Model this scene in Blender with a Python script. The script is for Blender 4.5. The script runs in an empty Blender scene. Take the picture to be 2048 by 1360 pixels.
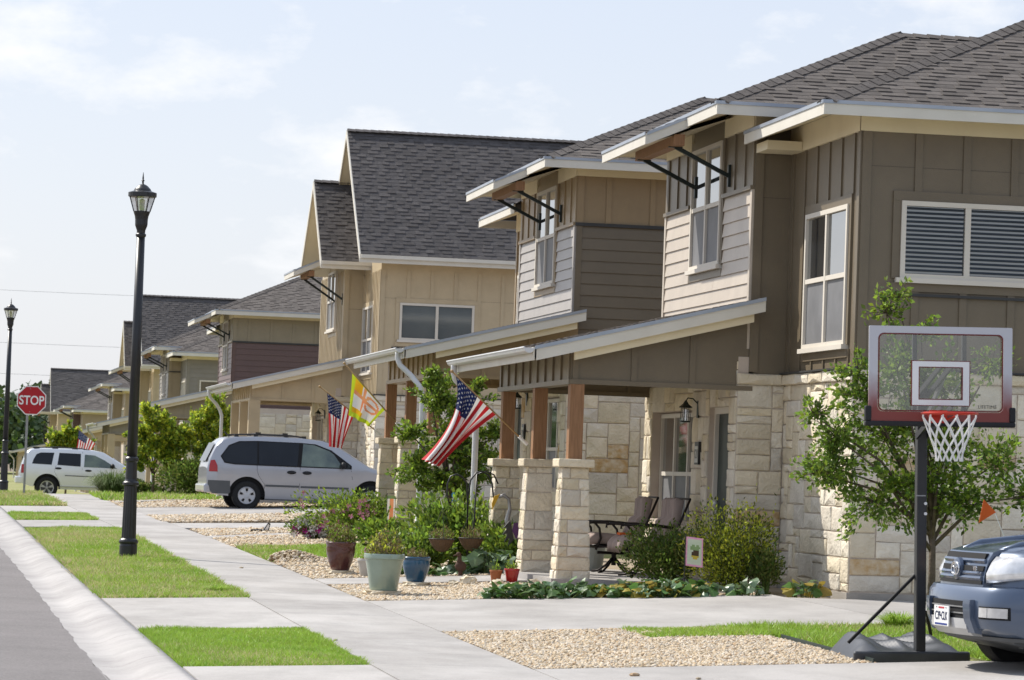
import bpy, bmesh, math, random
import numpy as np
from mathutils import Vector, Matrix
random.seed(7); rng = np.random.default_rng(11)
sc = bpy.context.scene; COL = sc.collection
# ------------------------------------------------------------------ camera, sky, sun, exposure
FPX = 7000.0; VPX, VPY = -140.0, 915.0; ROLL = .036; CAMZ = 1.8; G = .0097
d = Vector((VPX-1024, -(VPY-680), -FPX)); yc = d.normalized()
zc = Vector((math.tan(ROLL), 1, -(d.x*math.tan(ROLL)+d.y)/d.z)).normalized()
xc = yc.cross(zc)
R3 = Matrix((xc, yc, zc))
cam = bpy.data.cameras.new('camera'); camo = bpy.data.objects.new('camera', cam); COL.objects.link(camo)
camo.matrix_world = Matrix.Translation((0, 0, CAMZ)) @ R3.to_4x4()
cam.sensor_width = 36; cam.lens = FPX/2048*36; cam.clip_start = .5; cam.clip_end = 5000
cam.dof.use_dof = True; cam.dof.focus_distance = 43; cam.dof.aperture_fstop = 11
sc.camera = camo
SUN_EL, SUN_AZ = math.radians(45), math.atan2(-1, 1)      # sun stands over -x,+y
world = bpy.data.worlds.new('World'); sc.world = world; world.use_nodes = True
wn = world.node_tree; wn.nodes.clear()
def N(t, ty, **k):
    n = t.nodes.new(ty)
    for a, b in k.items():
        if a.startswith('i_'): n.inputs[a[2:].replace('_', ' ')].default_value = b
        else: setattr(n, a, b)
    return n
sky = N(wn, 'ShaderNodeTexSky', sky_type='NISHITA', sun_disc=False, sun_elevation=SUN_EL, sun_rotation=SUN_AZ,
        altitude=100, air_density=1.0, dust_density=2.2, ozone_density=1.0)
bg = N(wn, 'ShaderNodeBackground'); bg.inputs['Strength'].default_value = .15
wo = N(wn, 'ShaderNodeOutputWorld')
tc = N(wn, 'ShaderNodeTexCoord'); mp = N(wn, 'ShaderNodeMapping'); mp.inputs['Scale'].default_value = (1, 1, 2.1)
mp.inputs['Location'].default_value = (.31, .12, .055)
n1 = N(wn, 'ShaderNodeTexNoise'); n1.inputs['Scale'].default_value = 13; n1.inputs['Detail'].default_value = 9; n1.inputs['Roughness'].default_value = .58
cr = N(wn, 'ShaderNodeValToRGB'); cr.color_ramp.elements[0].position = .545; cr.color_ramp.elements[1].position = .68
haze = N(wn, 'ShaderNodeMix', data_type='RGBA'); haze.inputs[0].default_value = .78
cl = N(wn, 'ShaderNodeMix', data_type='RGBA')
L = wn.links
L.new(tc.outputs['Generated'], mp.inputs[0]); L.new(mp.outputs[0], n1.inputs['Vector']); L.new(n1.outputs[0], cr.inputs[0])
sz = N(wn, 'ShaderNodeSeparateXYZ'); L.new(tc.outputs['Generated'], sz.inputs[0])
gr = N(wn, 'ShaderNodeValToRGB'); gr.color_ramp.elements[0].position = .015; gr.color_ramp.elements[1].position = .34
gr.color_ramp.elements[0].color = (.51, .525, .565, 1); gr.color_ramp.elements[1].color = (.36, .42, .54, 1); ge_ = gr.color_ramp.elements.new(.17); ge_.color = (.42, .46, .55, 1)
gm = N(wn, 'ShaderNodeVectorMath', operation='SCALE'); gm.inputs['Scale'].default_value = 10
L.new(sz.outputs[2], gr.inputs[0]); L.new(gr.outputs[0], gm.inputs[0]); L.new(sky.outputs[0], haze.inputs[6]); L.new(gm.outputs[0], haze.inputs[7])
L.new(haze.outputs[2], cl.inputs[6]); cl.inputs[7].default_value = (6.0, 6.05, 6.15, 1)
cm = N(wn, 'ShaderNodeMath', operation='MULTIPLY'); cm.inputs[1].default_value = .9
L.new(cr.outputs[0], cm.inputs[0]); L.new(cm.outputs[0], cl.inputs[0])
L.new(cl.outputs[2], bg.inputs[0]); L.new(bg.outputs[0], wo.inputs[0])
sl = bpy.data.lights.new('sun', 'SUN'); sl.energy = 5.0; sl.angle = math.radians(.55); sl.color = (1, .95, .865)
so = bpy.data.objects.new('sun', sl); COL.objects.link(so)
so.rotation_euler = Vector((1, -1, -1.4)).to_track_quat('-Z', 'Y').to_euler()
vs = sc.view_settings; vs.view_transform = 'Standard'; vs.look = 'None'; vs.exposure = .20; vs.gamma = 1; vs.use_curve_mapping = False
# ------------------------------------------------------------------ materials
MATS = {}
def M(name, c1, c2=None, scale=4, rough=.8, bump=0, bscale=60, spec=.3, metal=0, rand=0, trans=0, coat=0, ior=1.5, det=6, stretch=None, alpha=1, emit=0, stain=0, sscale=.5, speck=0):
    if name in MATS: return MATS[name]
    m = bpy.data.materials.new(name); m.use_nodes = True; t = m.node_tree; t.nodes.clear(); K = t.links.new
    out = N(t, 'ShaderNodeOutputMaterial'); p = N(t, 'ShaderNodeBsdfPrincipled')
    p.inputs['Roughness'].default_value = rough; p.inputs['Metallic'].default_value = metal
    p.inputs['Specular IOR Level'].default_value = spec; p.inputs['IOR'].default_value = ior; p.inputs['Coat Weight'].default_value = coat; p.inputs['Coat Roughness'].default_value = .04
    c2 = c2 or tuple(v*.85 for v in c1)
    tx = N(t, 'ShaderNodeTexCoord'); mpn = N(t, 'ShaderNodeMapping'); K(tx.outputs['Object'], mpn.inputs[0])
    if stretch: mpn.inputs['Scale'].default_value = stretch
    nz = N(t, 'ShaderNodeTexNoise'); nz.inputs['Scale'].default_value = scale; nz.inputs['Detail'].default_value = det; K(mpn.outputs[0], nz.inputs[0])
    rp = N(t, 'ShaderNodeValToRGB'); rp.color_ramp.elements[0].position = .35; rp.color_ramp.elements[1].position = .65
    rp.color_ramp.elements[0].color = (*c1, 1); rp.color_ramp.elements[1].color = (*c2, 1); K(nz.outputs[0], rp.inputs[0])
    col = rp.outputs[0]
    for amt, scl, dd, lo, hi in ((stain, sscale, 12, .42, .66), (speck, 55, 3, .35, .75)):
        if amt:
            ns = N(t, 'ShaderNodeTexNoise'); ns.inputs['Scale'].default_value = scl; ns.inputs['Detail'].default_value = dd; ns.inputs['Roughness'].default_value = .72; K(mpn.outputs[0], ns.inputs[0])
            ms_ = N(t, 'ShaderNodeMapRange'); ms_.inputs[1].default_value = lo; ms_.inputs[2].default_value = hi; ms_.inputs[3].default_value = 1+amt*.3; ms_.inputs[4].default_value = 1-amt; K(ns.outputs[0], ms_.inputs[0])
            mu = N(t, 'ShaderNodeVectorMath', operation='SCALE'); K(col, mu.inputs[0]); K(ms_.outputs[0], mu.inputs['Scale']); col = mu.outputs[0]
    if rand:
        ge = N(t, 'ShaderNodeNewGeometry'); oi = N(t, 'ShaderNodeObjectInfo')
        a = N(t, 'ShaderNodeMath', operation='ADD'); K(ge.outputs['Random Per Island'], a.inputs[0]); K(oi.outputs['Random'], a.inputs[1])
        f = N(t, 'ShaderNodeMath', operation='FRACT'); K(a.outputs[0], f.inputs[0])
        mr = N(t, 'ShaderNodeMapRange'); K(f.outputs[0], mr.inputs[0]); mr.inputs[3].default_value = 1-rand; mr.inputs[4].default_value = 1+rand
        hs = N(t, 'ShaderNodeHueSaturation'); K(mr.outputs[0], hs.inputs['Value']); K(col, hs.inputs['Color'])
        if trans:
            m2 = N(t, 'ShaderNodeMapRange'); K(f.outputs[0], m2.inputs[0]); m2.inputs[3].default_value = .485; m2.inputs[4].default_value = .515; K(m2.outputs[0], hs.inputs['Hue'])
        col = hs.outputs[0]
    K(col, p.inputs['Base Color'])
    if bump:
        nb = N(t, 'ShaderNodeTexNoise'); nb.inputs['Scale'].default_value = bscale; nb.inputs['Detail'].default_value = 5; K(mpn.outputs[0], nb.inputs[0])
        b = N(t, 'ShaderNodeBump'); b.inputs['Strength'].default_value = bump; b.inputs['Distance'].default_value = .02
        K(nb.outputs[0], b.inputs['Height']); K(b.outputs[0], p.inputs['Normal'])
    if emit: p.inputs['Emission Strength'].default_value = emit; K(col, p.inputs['Emission Color'])
    s = p.outputs[0]
    if trans:
        tr = N(t, 'ShaderNodeBsdfTranslucent'); K(col, tr.inputs[0]); ms = N(t, 'ShaderNodeMixShader'); ms.inputs[0].default_value = trans
        K(s, ms.inputs[1]); K(tr.outputs[0], ms.inputs[2]); s = ms.outputs[0]
    if alpha < 1:
        tp = N(t, 'ShaderNodeBsdfTransparent'); ms = N(t, 'ShaderNodeMixShader'); ms.inputs[0].default_value = 1-alpha
        K(s, ms.inputs[1]); K(tp.outputs[0], ms.inputs[2]); s = ms.outputs[0]
    K(s, out.inputs[0]); MATS[name] = m; return m
concrete = M('pale_concrete', (.36, .34, .32), (.415, .395, .375), 1.1, .9, .25, 160, .2, rand=.07, det=10, stretch=(1, .6, 1), stain=.16, sscale=1.3, speck=.10)
kerbm = M('kerb_concrete', (.43, .41, .395), (.355, .335, .325), .8, .9, .25, 120, .2, det=10, stain=.17, sscale=1.1, speck=.10, rand=.04)
asphalt = M('asphalt', (.215, .20, .195), (.255, .235, .23), 30, .95, .5, 220, .2, det=10, stain=.14, sscale=.5, speck=.28)
soil = M('soil', (.16, .12, .085), (.22, .18, .13), 3, .95, .5, 30)
lawnm = M('lawn_soil', (.20, .24, .065), (.32, .28, .14), 1.2, .95, .4, 60)
mortar = M('mortar', (.52, .44, .37), (.57, .49, .41), 6, .95, .4, 80)
foundm = M('foundation_concrete', (.30, .27, .235), (.38, .345, .30), 2, .9, .4, 60)
ST = [M('limestone_cream', (.70, .61, .46), (.61, .53, .395), 6, .9, .9, 26, .2, rand=.10),
      M('limestone_white', (.76, .69, .56), (.66, .59, .475), 6, .9, .9, 26, .2, rand=.08),
      M('limestone_grey', (.66, .60, .50), (.58, .52, .43), 6, .9, .9, 26, .2, rand=.10),
      M('limestone_buff', (.68, .59, .43), (.60, .52, .375), 7, .9, .9, 26, .2, rand=.10),
      M('limestone_rust', (.44, .28, .12), (.58, .48, .34), 9, .9, .9, 26, .2, rand=.08)]
shin = M('asphalt_shingle', (.088, .081, .080), (.106, .098, .095), 9, .95, .5, 300, .12, rand=.17)
shin2 = M('brown_shingle', (.128, .113, .103), (.152, .135, .122), 9, .95, .5, 300, .12, rand=.17)
deckm = M('roof_underlay', (.035, .031, .03))
fasm = M('fascia_paint', (.66, .625, .55), (.62, .585, .51), 3, .55)
sofm = M('cream_soffit', (.74, .65, .46), (.70, .61, .43), 3, .6)
gutm = M('gutter_aluminium', (.62, .62, .62), (.57, .57, .58), 3, .35, spec=.5)
flash = M('drip_edge_metal', (.38, .41, .46), (.30, .34, .40), 2, .35, spec=.5, metal=.3)
woodm = M('stained_wood', (.31, .165, .085), (.24, .125, .06), 9, .6, .2, 80, stretch=(6, 6, .5))
blackm = M('black_metal', (.012, .013, .015), (.018, .018, .02), 3, .38, spec=.5)
bracketm = M('dark_green_metal', (.02, .028, .026), rough=.4)
framem = M('window_vinyl', (.66, .61, .53), (.63, .58, .50), 2, .5)
glassd = M('dark_window_glass', (.012, .016, .020), (.025, .03, .035), 1.5, .04, spec=.5, ior=2.3, coat=1.0)
glassb = M('tinted_window_glass', (.006, .008, .012), (.010, .013, .018), 1.5, .06, spec=.35)
screenm = M('insect_screen', (.15, .15, .155), (.19, .19, .195), 2.5, .55, spec=.4)
blindm = M('window_blind', (.035, .045, .055), (.05, .06, .07), 3, .5, spec=.3)
reflg = M('reflection_toned_window_glass', (.085, .105, .115), (.12, .14, .145), 1.2, .06, spec=.5, ior=1.8, coat=1.0)  # plain glass; grey-teal base colour paints in a sky reflection
def clear(name, tint=(.9, .95, .95), fac=.12):
    m = bpy.data.materials.new(name); m.use_nodes = True; t = m.node_tree; t.nodes.clear()
    o = N(t, 'ShaderNodeOutputMaterial'); g = N(t, 'ShaderNodeBsdfGlossy'); g.inputs['Roughness'].default_value = .03
    tp = N(t, 'ShaderNodeBsdfTransparent'); tp.inputs[0].default_value = (*tint, 1); mx = N(t, 'ShaderNodeMixShader'); mx.inputs[0].default_value = fac
    t.links.new(tp.outputs[0], mx.inputs[1]); t.links.new(g.outputs[0], mx.inputs[2]); t.links.new(mx.outputs[0], o.inputs[0]); return m
acryl = clear('clear_acrylic', (.86, .86, .84), .10); carglass = clear('clear_car_glass', (.40, .50, .47), .22); lampglass = clear('ribbed_lamp_glass', (.85, .85, .85), .3)
def leafm(n, c, c2, tr=.46): return M(n, c, c2, .8, .5, rand=.38, trans=tr, spec=.35)
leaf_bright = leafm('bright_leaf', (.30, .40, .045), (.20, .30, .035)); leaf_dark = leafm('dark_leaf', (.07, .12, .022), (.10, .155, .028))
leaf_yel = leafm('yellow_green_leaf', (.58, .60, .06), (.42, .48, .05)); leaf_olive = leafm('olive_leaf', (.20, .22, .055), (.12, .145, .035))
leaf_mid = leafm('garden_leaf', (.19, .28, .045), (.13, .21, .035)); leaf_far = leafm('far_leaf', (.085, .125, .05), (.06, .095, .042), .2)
leaf_dry = leafm('dry_leaf', (.24, .17, .09), (.17, .13, .05), .3); bark = M('bark', (.16, .12, .085), (.10, .075, .055), 12, .9, .6, 40)
stemm = M('green_stem', (.10, .15, .03), rough=.6)
# ------------------------------------------------------------------ mesh helpers
WP = {}
class B:
    def __init__(s): s.v = []; s.f = []; s.mi = []; s.cur = 0
    def add(s, vs, fs):
        o = len(s.v); s.v += [tuple(p) for p in vs]; s.f += [tuple(i+o for i in f) for f in fs]; s.mi += [s.cur]*len(fs); return s
    def box(s, x0, x1, y0, y1, z0, z1):
        if x0 > x1: x0, x1 = x1, x0
        if y0 > y1: y0, y1 = y1, y0
        return s.add([(x0, y0, z0), (x1, y0, z0), (x1, y1, z0), (x0, y1, z0), (x0, y0, z1), (x1, y0, z1), (x1, y1, z1), (x0, y1, z1)],
                     [(0, 3, 2, 1), (4, 5, 6, 7), (0, 1, 5, 4), (1, 2, 6, 5), (2, 3, 7, 6), (3, 0, 4, 7)])
    def prism(s, poly, ex):
        n = len(poly); ex = Vector(ex); a = [Vector(p) for p in poly]; b = [p+ex for p in a]
        nrm = sum(((a[i]-a[0]).cross(a[(i+1) % n]-a[0]) for i in range(1, n-1)), Vector())
        if nrm.dot(ex) > 0: a, b = a[::-1], b[::-1]
        return s.add(a+b, [tuple(range(n)), tuple(range(2*n-1, n-1, -1))]+[(i, n+i, n+(i+1) % n, (i+1) % n) for i in range(n)])
    def beam(s, p, q, w, h, up=(0, 0, 1)):
        p, q = Vector(p), Vector(q); t = (q-p).normalized(); u = Vector(up)
        if abs(t.dot(u)) > .98: u = Vector((0, 1, 0))
        r = t.cross(u).normalized()*w/2; u = r.cross(t).normalized()*h/2
        return s.prism([p-r-u, p+r-u, p+r+u, p-r+u], q-p)
    def tube(s, pts, r, n=8, cap=True):
        pts = [Vector(p) for p in pts]; m = len(pts); rs = r if isinstance(r, (list, tuple)) else [r]*m; vs = []
        ref = Vector((0, 0, 1)); pu = None
        for i, p in enumerate(pts):
            t = (pts[min(i+1, m-1)]-pts[max(i-1, 0)]).normalized()
            if pu is None:
                if abs(t.dot(ref)) > .95: ref = Vector((1, 0, 0))
                pu = (ref-t*ref.dot(t)).normalized()
            else: pu = (pu-t*pu.dot(t)).normalized()
            w = t.cross(pu)
            vs += [p+(pu*math.cos(k*2*math.pi/n)+w*math.sin(k*2*math.pi/n))*rs[i] for k in range(n)]
        fs = [(i*n+k, i*n+(k+1) % n, (i+1)*n+(k+1) % n, (i+1)*n+k) for i in range(m-1) for k in range(n)]
        if cap: fs += [tuple(range(n-1, -1, -1)), tuple(range((m-1)*n, m*n))]
        return s.add(vs, fs)
    def lathe(s, prof, c=(0, 0, 0), n=20, axis='z', flute=0):
        vs = []; cx, cy, cz = c
        for r, z in prof:
            for k in range(n):
                a = k*2*math.pi/n; rr = r*(1-flute*(k % 2)); u, w = rr*math.cos(a), rr*math.sin(a)
                vs.append((cx+u, cy+w, cz+z) if axis == 'z' else (cx+u, cy+z, cz+w) if axis == 'y' else (cx+z, cy+u, cz+w))
        m = len(prof); fs = [(i*n+k, i*n+(k+1) % n, (i+1)*n+(k+1) % n, (i+1)*n+k) for i in range(m-1) for k in range(n)]
        fs += [tuple(range(n-1, -1, -1)), tuple(range((m-1)*n, m*n))]
        if axis == 'y': fs = [f[::-1] for f in fs]
        return s.add(vs, fs)
    def ball(s, c, rx, ry=None, rz=None, n=12, m=8):
        ry = ry or rx; rz = rz or rx
        pr = [(max(math.sin(math.pi*i/m), .01), -math.cos(math.pi*i/m)) for i in range(m+1)]
        o = len(s.v); s.lathe(pr, (0, 0, 0), n)
        for i in range(o, len(s.v)): x, y, z = s.v[i]; s.v[i] = (c[0]+x*rx, c[1]+y*ry, c[2]+z*rz)
        return s
    def quad(s, a, b, c, d): return s.add([a, b, c, d], [(0, 1, 2, 3)])
    def mesh(s, name, mats, off=None, smooth=False):
        me = bpy.data.meshes.new(name)
        v = s.v if off is None else [(x-off[0], y-off[1], z-off[2]) for x, y, z in s.v]
        me.from_pydata(v, [], s.f)
        for m in (mats if isinstance(mats, list) else [mats]): me.materials.append(m)
        if isinstance(mats, list): me.polygons.foreach_set('material_index', s.mi)
        if smooth: me.polygons.foreach_set('use_smooth', [True]*len(me.polygons))
        me.update(); return me
    def obj(s, name, mats, parent=None, label=None, smooth=False, local=False, kind=None):
        off = None if (parent is None or local) else WP.get(parent.name, (0, 0, 0))
        o = bpy.data.objects.new(name, s.mesh(name, mats, off, smooth)); COL.objects.link(o)
        if parent is not None: o.parent = parent; WP[o.name] = WP.get(parent.name, (0, 0, 0))
        if label: o['label'] = label
        if kind: o['kind'] = kind
        return o
def bevel(o, w=.01, seg=2, ang=35):
    m = o.modifiers.new('bevel', 'BEVEL'); m.width = w; m.segments = seg; m.limit_method = 'ANGLE'; m.angle_limit = math.radians(ang); return o
def autosmooth(o, a=40):
    o.data.polygons.foreach_set('use_smooth', [True]*len(o.data.polygons)); o.data.set_sharp_from_angle(angle=math.radians(a)); return o
def thing(name, label, cat, loc=(0, 0, 0), rz=0, group=None):
    o = bpy.data.objects.new(name, None); COL.objects.link(o); o.location = loc; o.rotation_euler = (0, 0, rz); o.empty_display_size = .2
    o['label'] = label; o['category'] = cat
    if group: o['group'] = group
    WP[o.name] = tuple(loc); return o
def tag(o, label, cat, group=None):
    o['label'] = label; o['category'] = cat
    if group: o['group'] = group
    return o
def struct(b, name, mats, **k): o = b.obj(name, mats, **k); o['kind'] = 'structure'; return o
def npmesh(name, verts, k, mat, parent=None, smooth=False, kind=None, matidx=None, mats=None):
    # verts (n*k,3): n separate faces with k corners
    off = WP.get(parent.name, (0, 0, 0)) if parent is not None else (0, 0, 0)
    v = (np.asarray(verts, dtype=np.float32)-np.array(off, dtype=np.float32)); nv = len(v); nf = nv//k
    me = bpy.data.meshes.new(name); me.vertices.add(nv); me.vertices.foreach_set('co', v.ravel())
    me.loops.add(nv); me.loops.foreach_set('vertex_index', np.arange(nv, dtype=np.int32))
    me.polygons.add(nf); me.polygons.foreach_set('loop_start', np.arange(0, nv, k, dtype=np.int32)); me.polygons.foreach_set('loop_total', np.full(nf, k, dtype=np.int32))
    for m in (mats or [mat]): me.materials.append(m)
    if matidx is not None: me.polygons.foreach_set('material_index', np.asarray(matidx, dtype=np.int32))
    me.update(calc_edges=True); me.validate()
    o = bpy.data.objects.new(name, me); COL.objects.link(o)
    if parent is not None: o.parent = parent; WP[o.name] = off
    if kind: o['kind'] = kind
    return o
def text(s, size, mat, name='lettering', parent=None, mtx=None, depth=.002, sx=1, bold=0):
    c = bpy.data.curves.new(name, 'FONT'); c.body = s; c.size = size; c.extrude = depth; c.align_x = 'CENTER'; c.align_y = 'CENTER'; c.offset = bold
    o = bpy.data.objects.new(name, c); COL.objects.link(o); bpy.context.view_layer.update()
    me = bpy.data.meshes.new_from_object(o.evaluated_get(bpy.context.evaluated_depsgraph_get())); bpy.data.objects.remove(o); me.name = name
    me.transform(Matrix.Diagonal((sx, 1, 1, 1)))
    if mtx is not None: me.transform(mtx)
    me.materials.clear(); me.materials.append(mat); o = bpy.data.objects.new(name, me); COL.objects.link(o)
    if parent is not None: o.parent = parent; WP[o.name] = WP.get(parent.name, (0, 0, 0))
    return o
FACE_S = Matrix(((1, 0, 0, 0), (0, 0, -1, 0), (0, 1, 0, 0), (0, 0, 0, 1)))      # text plane turned to face -y
CAMP = Vector((0, 0, CAMZ))
# ------------------------------------------------------------------ terrain
def gy(y): return G*y if y < 98 else max(G*98-(y-98)*.022, .5)
def zt(x, y):
    z = gy(y)
    if x < 3.5: z -= .055*min((3.5-x)/1.5, 1.)
    if x > 4.85: z += .045*(min(x, 9.5)-4.85)*(1 if y < 98 else max(0, 1-(y-98)/14))
    return z
def bend(y): return 0 if y < 60 else -.0145*(y-60)
def kx(y): return float(np.interp(y, [0, 25, 31, 38, 48, 62, 79, 96], [2.2, 2.06, 2.0, 1.92, 1.83, 1.77, 1.66, 1.45]))
def ax(y): return float(np.interp(y, [0, 27, 32, 41, 48, 57, 96], [1.6, 1.46, 1.39, 1.33, 1.27, 1.17, .85]))
def sheet(name, mat, fx0, fx1, y0, y1, dz=0, nx=4, dy=1.5, zf=zt, kind='structure', parent=None):
    ny = max(2, int((y1-y0)/dy)+1); b = B(); ys = np.linspace(y0, y1, ny); W = nx+1
    for y in ys:
        a, c = (fx0(y) if callable(fx0) else fx0), (fx1(y) if callable(fx1) else fx1)
        for i in range(W): x = a+(c-a)*i/nx; b.v.append((x, y, zf(x, y)+dz))
    for j in range(ny-1):
        for i in range(nx): b.f.append((j*W+i, j*W+i+1, (j+1)*W+i+1, (j+1)*W+i)); b.mi.append(0)
    o = b.obj(name, mat, parent)
    if kind: o['kind'] = kind
    return o
# wide ground under everything, out to the horizon
b = B(); ys = [-30, 0, 20, 40, 60, 80, 90, 98, 104, 112, 125, 150, 200, 300, 500, 1200, 3000]; xs = [-1500, -300, -60, -15, 2, 3.5, 4.85, 7, 9.5, 14, 30, 80, 300, 1500]
for y in ys:
    for x in xs: b.v.append((x, y, zt(x, y)-.26 if x < 3.4 else zt(x, y)-.12))
for j in range(len(ys)-1):
    for i in range(len(xs)-1): w = len(xs); b.f.append((j*w+i, j*w+i+1, (j+1)*w+i+1, (j+1)*w+i)); b.mi.append(0)
struct(b, 'ground', soil)
sheet('road', asphalt, -9, lambda y: ax(y)+.010*math.sin(y*2.3)+.007*math.sin(y*5.9+1)+.004*math.sin(y*13.7), -5, 97.5, zf=lambda x, y: gy(y)-.155+(.012*(1.4-x) if x > -4 else .065-.012*(-4-x)), nx=12, dy=.12)
# cross street beyond the stop sign, and the street going on
sheet('cross_street', asphalt, -30, 60, 97.5, 106, zf=lambda x, y: gy(y)-.10 if x < 5 else gy(y)-.10, nx=10, dy=1)
sheet('far_road', asphalt, lambda y: -8-.02*(y-100), lambda y: 1-.012*(y-100), 106, 380, zf=lambda x, y: gy(y)-.05, dy=6)
# rolled kerb and gutter in cast lengths
sheet('far_lawn', lawnm, -60, 60, 106.2, 420, -.03, nx=12, dy=8)
kr = bpy.data.objects.new('kerb', None); COL.objects.link(kr); kr['kind'] = 'structure'; WP['kerb'] = (0, 0, 0)
y = 14.0
while y < 96:
    y2 = min(y+3.05, 96.5); b = B(); ny = 4; P = [0, .12, .25, .38, .5, .62, .75, .88, 1]; H = [-.155, -.163, -.165, -.155, -.125, -.092, -.07, -.058, -.055]
    for j in range(ny+1):
        yy = y+.008+(y2-y-.012)*j/ny; a, c = ax(yy)-.01, kx(yy)
        for t, h in zip(P, H): b.v.append((a+(c-a)*t, yy, gy(yy)+h))
        b.v.append((c+.002, yy, gy(yy)-.2))
    w = len(P)+1
    for j in range(ny):
        for i in range(w-1): b.f.append((j*w+i, j*w+i+1, (j+1)*w+i+1, (j+1)*w+i)); b.mi.append(0)
    b.obj('kerb_length', kerbm, kr, smooth=True); y = y2
def slab_run(root, x0, x1, y0, y1, nxs, nys, dz=0, th=.1, gap=.007, skew=0, piece='concrete_slab'):
    # x0/x1 may be functions of y
    f0 = x0 if callable(x0) else (lambda y: x0); f1 = x1 if callable(x1) else (lambda y: x1)
    for j in range(nys):
        ya, yb = y0+(y1-y0)*j/nys+gap/2, y0+(y1-y0)*(j+1)/nys-gap/2
        for i in range(nxs):
            b = B(); vs = []
            for yy in (ya, yb):
                for t in (i/nxs, (i+1)/nxs):
                    x = f0(yy)+(f1(yy)-f0(yy))*t; x += gap/2 if t == i/nxs else -gap/2
                    ys_ = yy+skew*(x-4.85); vs.append((x, ys_, zt(x, ys_)+dz))
            a, bb, c, dd = vs; lo = [(p[0], p[1], p[2]-th) for p in (a, bb, c, dd)]
            b.add([a, bb, c, dd]+lo, [(0, 1, 3, 2), (0, 4, 5, 1), (1, 5, 7, 3), (3, 7, 6, 2), (2, 6, 4, 0)])
            b.obj(piece, concrete, root)
def sroot(name):
    o = bpy.data.objects.new(name, None); COL.objects.link(o); o['kind'] = 'structure'; WP[o.name] = (0, 0, 0); return o
sw = sroot('sidewalk'); slab_run(sw, lambda y: 3.55+bend(y), lambda y: 4.85+bend(y)*.85, 16, 97, 1, 54, .004)
DR = [(21.5, 27.85), (33.03, 38.82), (65.6, 70.1), (75.5, 82.1)]
for k, (a, c) in enumerate(DR):
    dr = sroot('driveway')
    slab_run(dr, lambda y: kx(y)+.01, lambda y: 3.54+bend(y), a, c, 1, 1, .002)
    if k != 2: slab_run(dr, lambda y: 4.86+bend(y)*.85, 9.5, a, c, 1, 1, .002); slab_run(dr, 9.51, 22, a, min(c, 38.2) if k == 1 else c, 3, 1, .002)
    else: slab_run(dr, lambda y: 4.86+bend(y)*.85, 10.5, a+.6, c-.6, 2, 1, .002, skew=-.35)
pw = sroot('garden_path'); slab_run(pw, 4.86, 7.45, 42.75, 44.3, 2, 1, .01, skew=.1, piece='path_slab')
pw2 = sroot('garden_path'); slab_run(pw2, 4.80, 9.0, 60.35, 61.3, 3, 1, .01, skew=.85, piece='path_slab')
pw3 = sroot('garden_path'); slab_run(pw3, 4.55, 9.0, 87.0, 88.0, 3, 1, .03, skew=1.6, piece='path_slab')
# lawns and beds: soil sheets carrying real blades and stones
sheet('lawn_soil', lawnm, lambda y: kx(y)+.02, 3.53, 27.9, 33.0, -.02)
sheet('lawn_soil', lawnm, lambda y: kx(y)+.02, lambda y: 3.53+bend(y), 38.9, 65.5, -.02)
sheet('lawn_soil', lawnm, lambda y: kx(y)+.02, lambda y: 3.53+bend(y), 70.2, 75.4, -.02)
sheet('lawn_soil', lawnm, lambda y: kx(y)+.02, lambda y: 3.53+bend(y), 82.2, 97, -.02)
sheet('front_lawn', lawnm, 7.0, 24, 27.9, 33.0, -.02)
sheet('front_lawn', lawnm, 4.87, 12, 50.6, 56, -.02)
sheet('front_lawn', lawnm, 4.5, 30, 89.5, 97, -.02)
gravs = M('gravel_bed', (.30, .24, .17), (.38, .31, .22), 25, .95, .6, 90)
sheet('gravel_bed', gravs, 4.87, 7.75, 27.9, 33.0, -.02); sheet('gravel_bed', gravs, 4.87, 10.2, 38.85, 50.6, -.02)
sheet('gravel_bed', gravs, 4.87, 12, 56, 65.5, -.02); sheet('gravel_bed', gravs, lambda y: 4.85+bend(y), 12, 70.2, 75.4, -.02); sheet('gravel_bed', gravs, lambda y: 4.85+bend(y), 12, 82.2, 89.5, -.02)
ztv = np.vectorize(zt)
def noise2(x, y, s=1.0):
    return (np.sin(x*2.1*s+1.3*np.sin(y*.9*s))+np.sin(y*1.3*s+1.7*np.sin(x*1.9*s+2))+np.sin((x+y)*3.7*s+.5))/3
green1 = M('grass_blade_green', (.34, .48, .07), (.27, .42, .055), .7, .5, rand=.3, trans=.35); green2 = M('grass_blade_dry', (.62, .53, .30), (.50, .46, .22), .9, .6, rand=.25, trans=.3)
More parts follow.
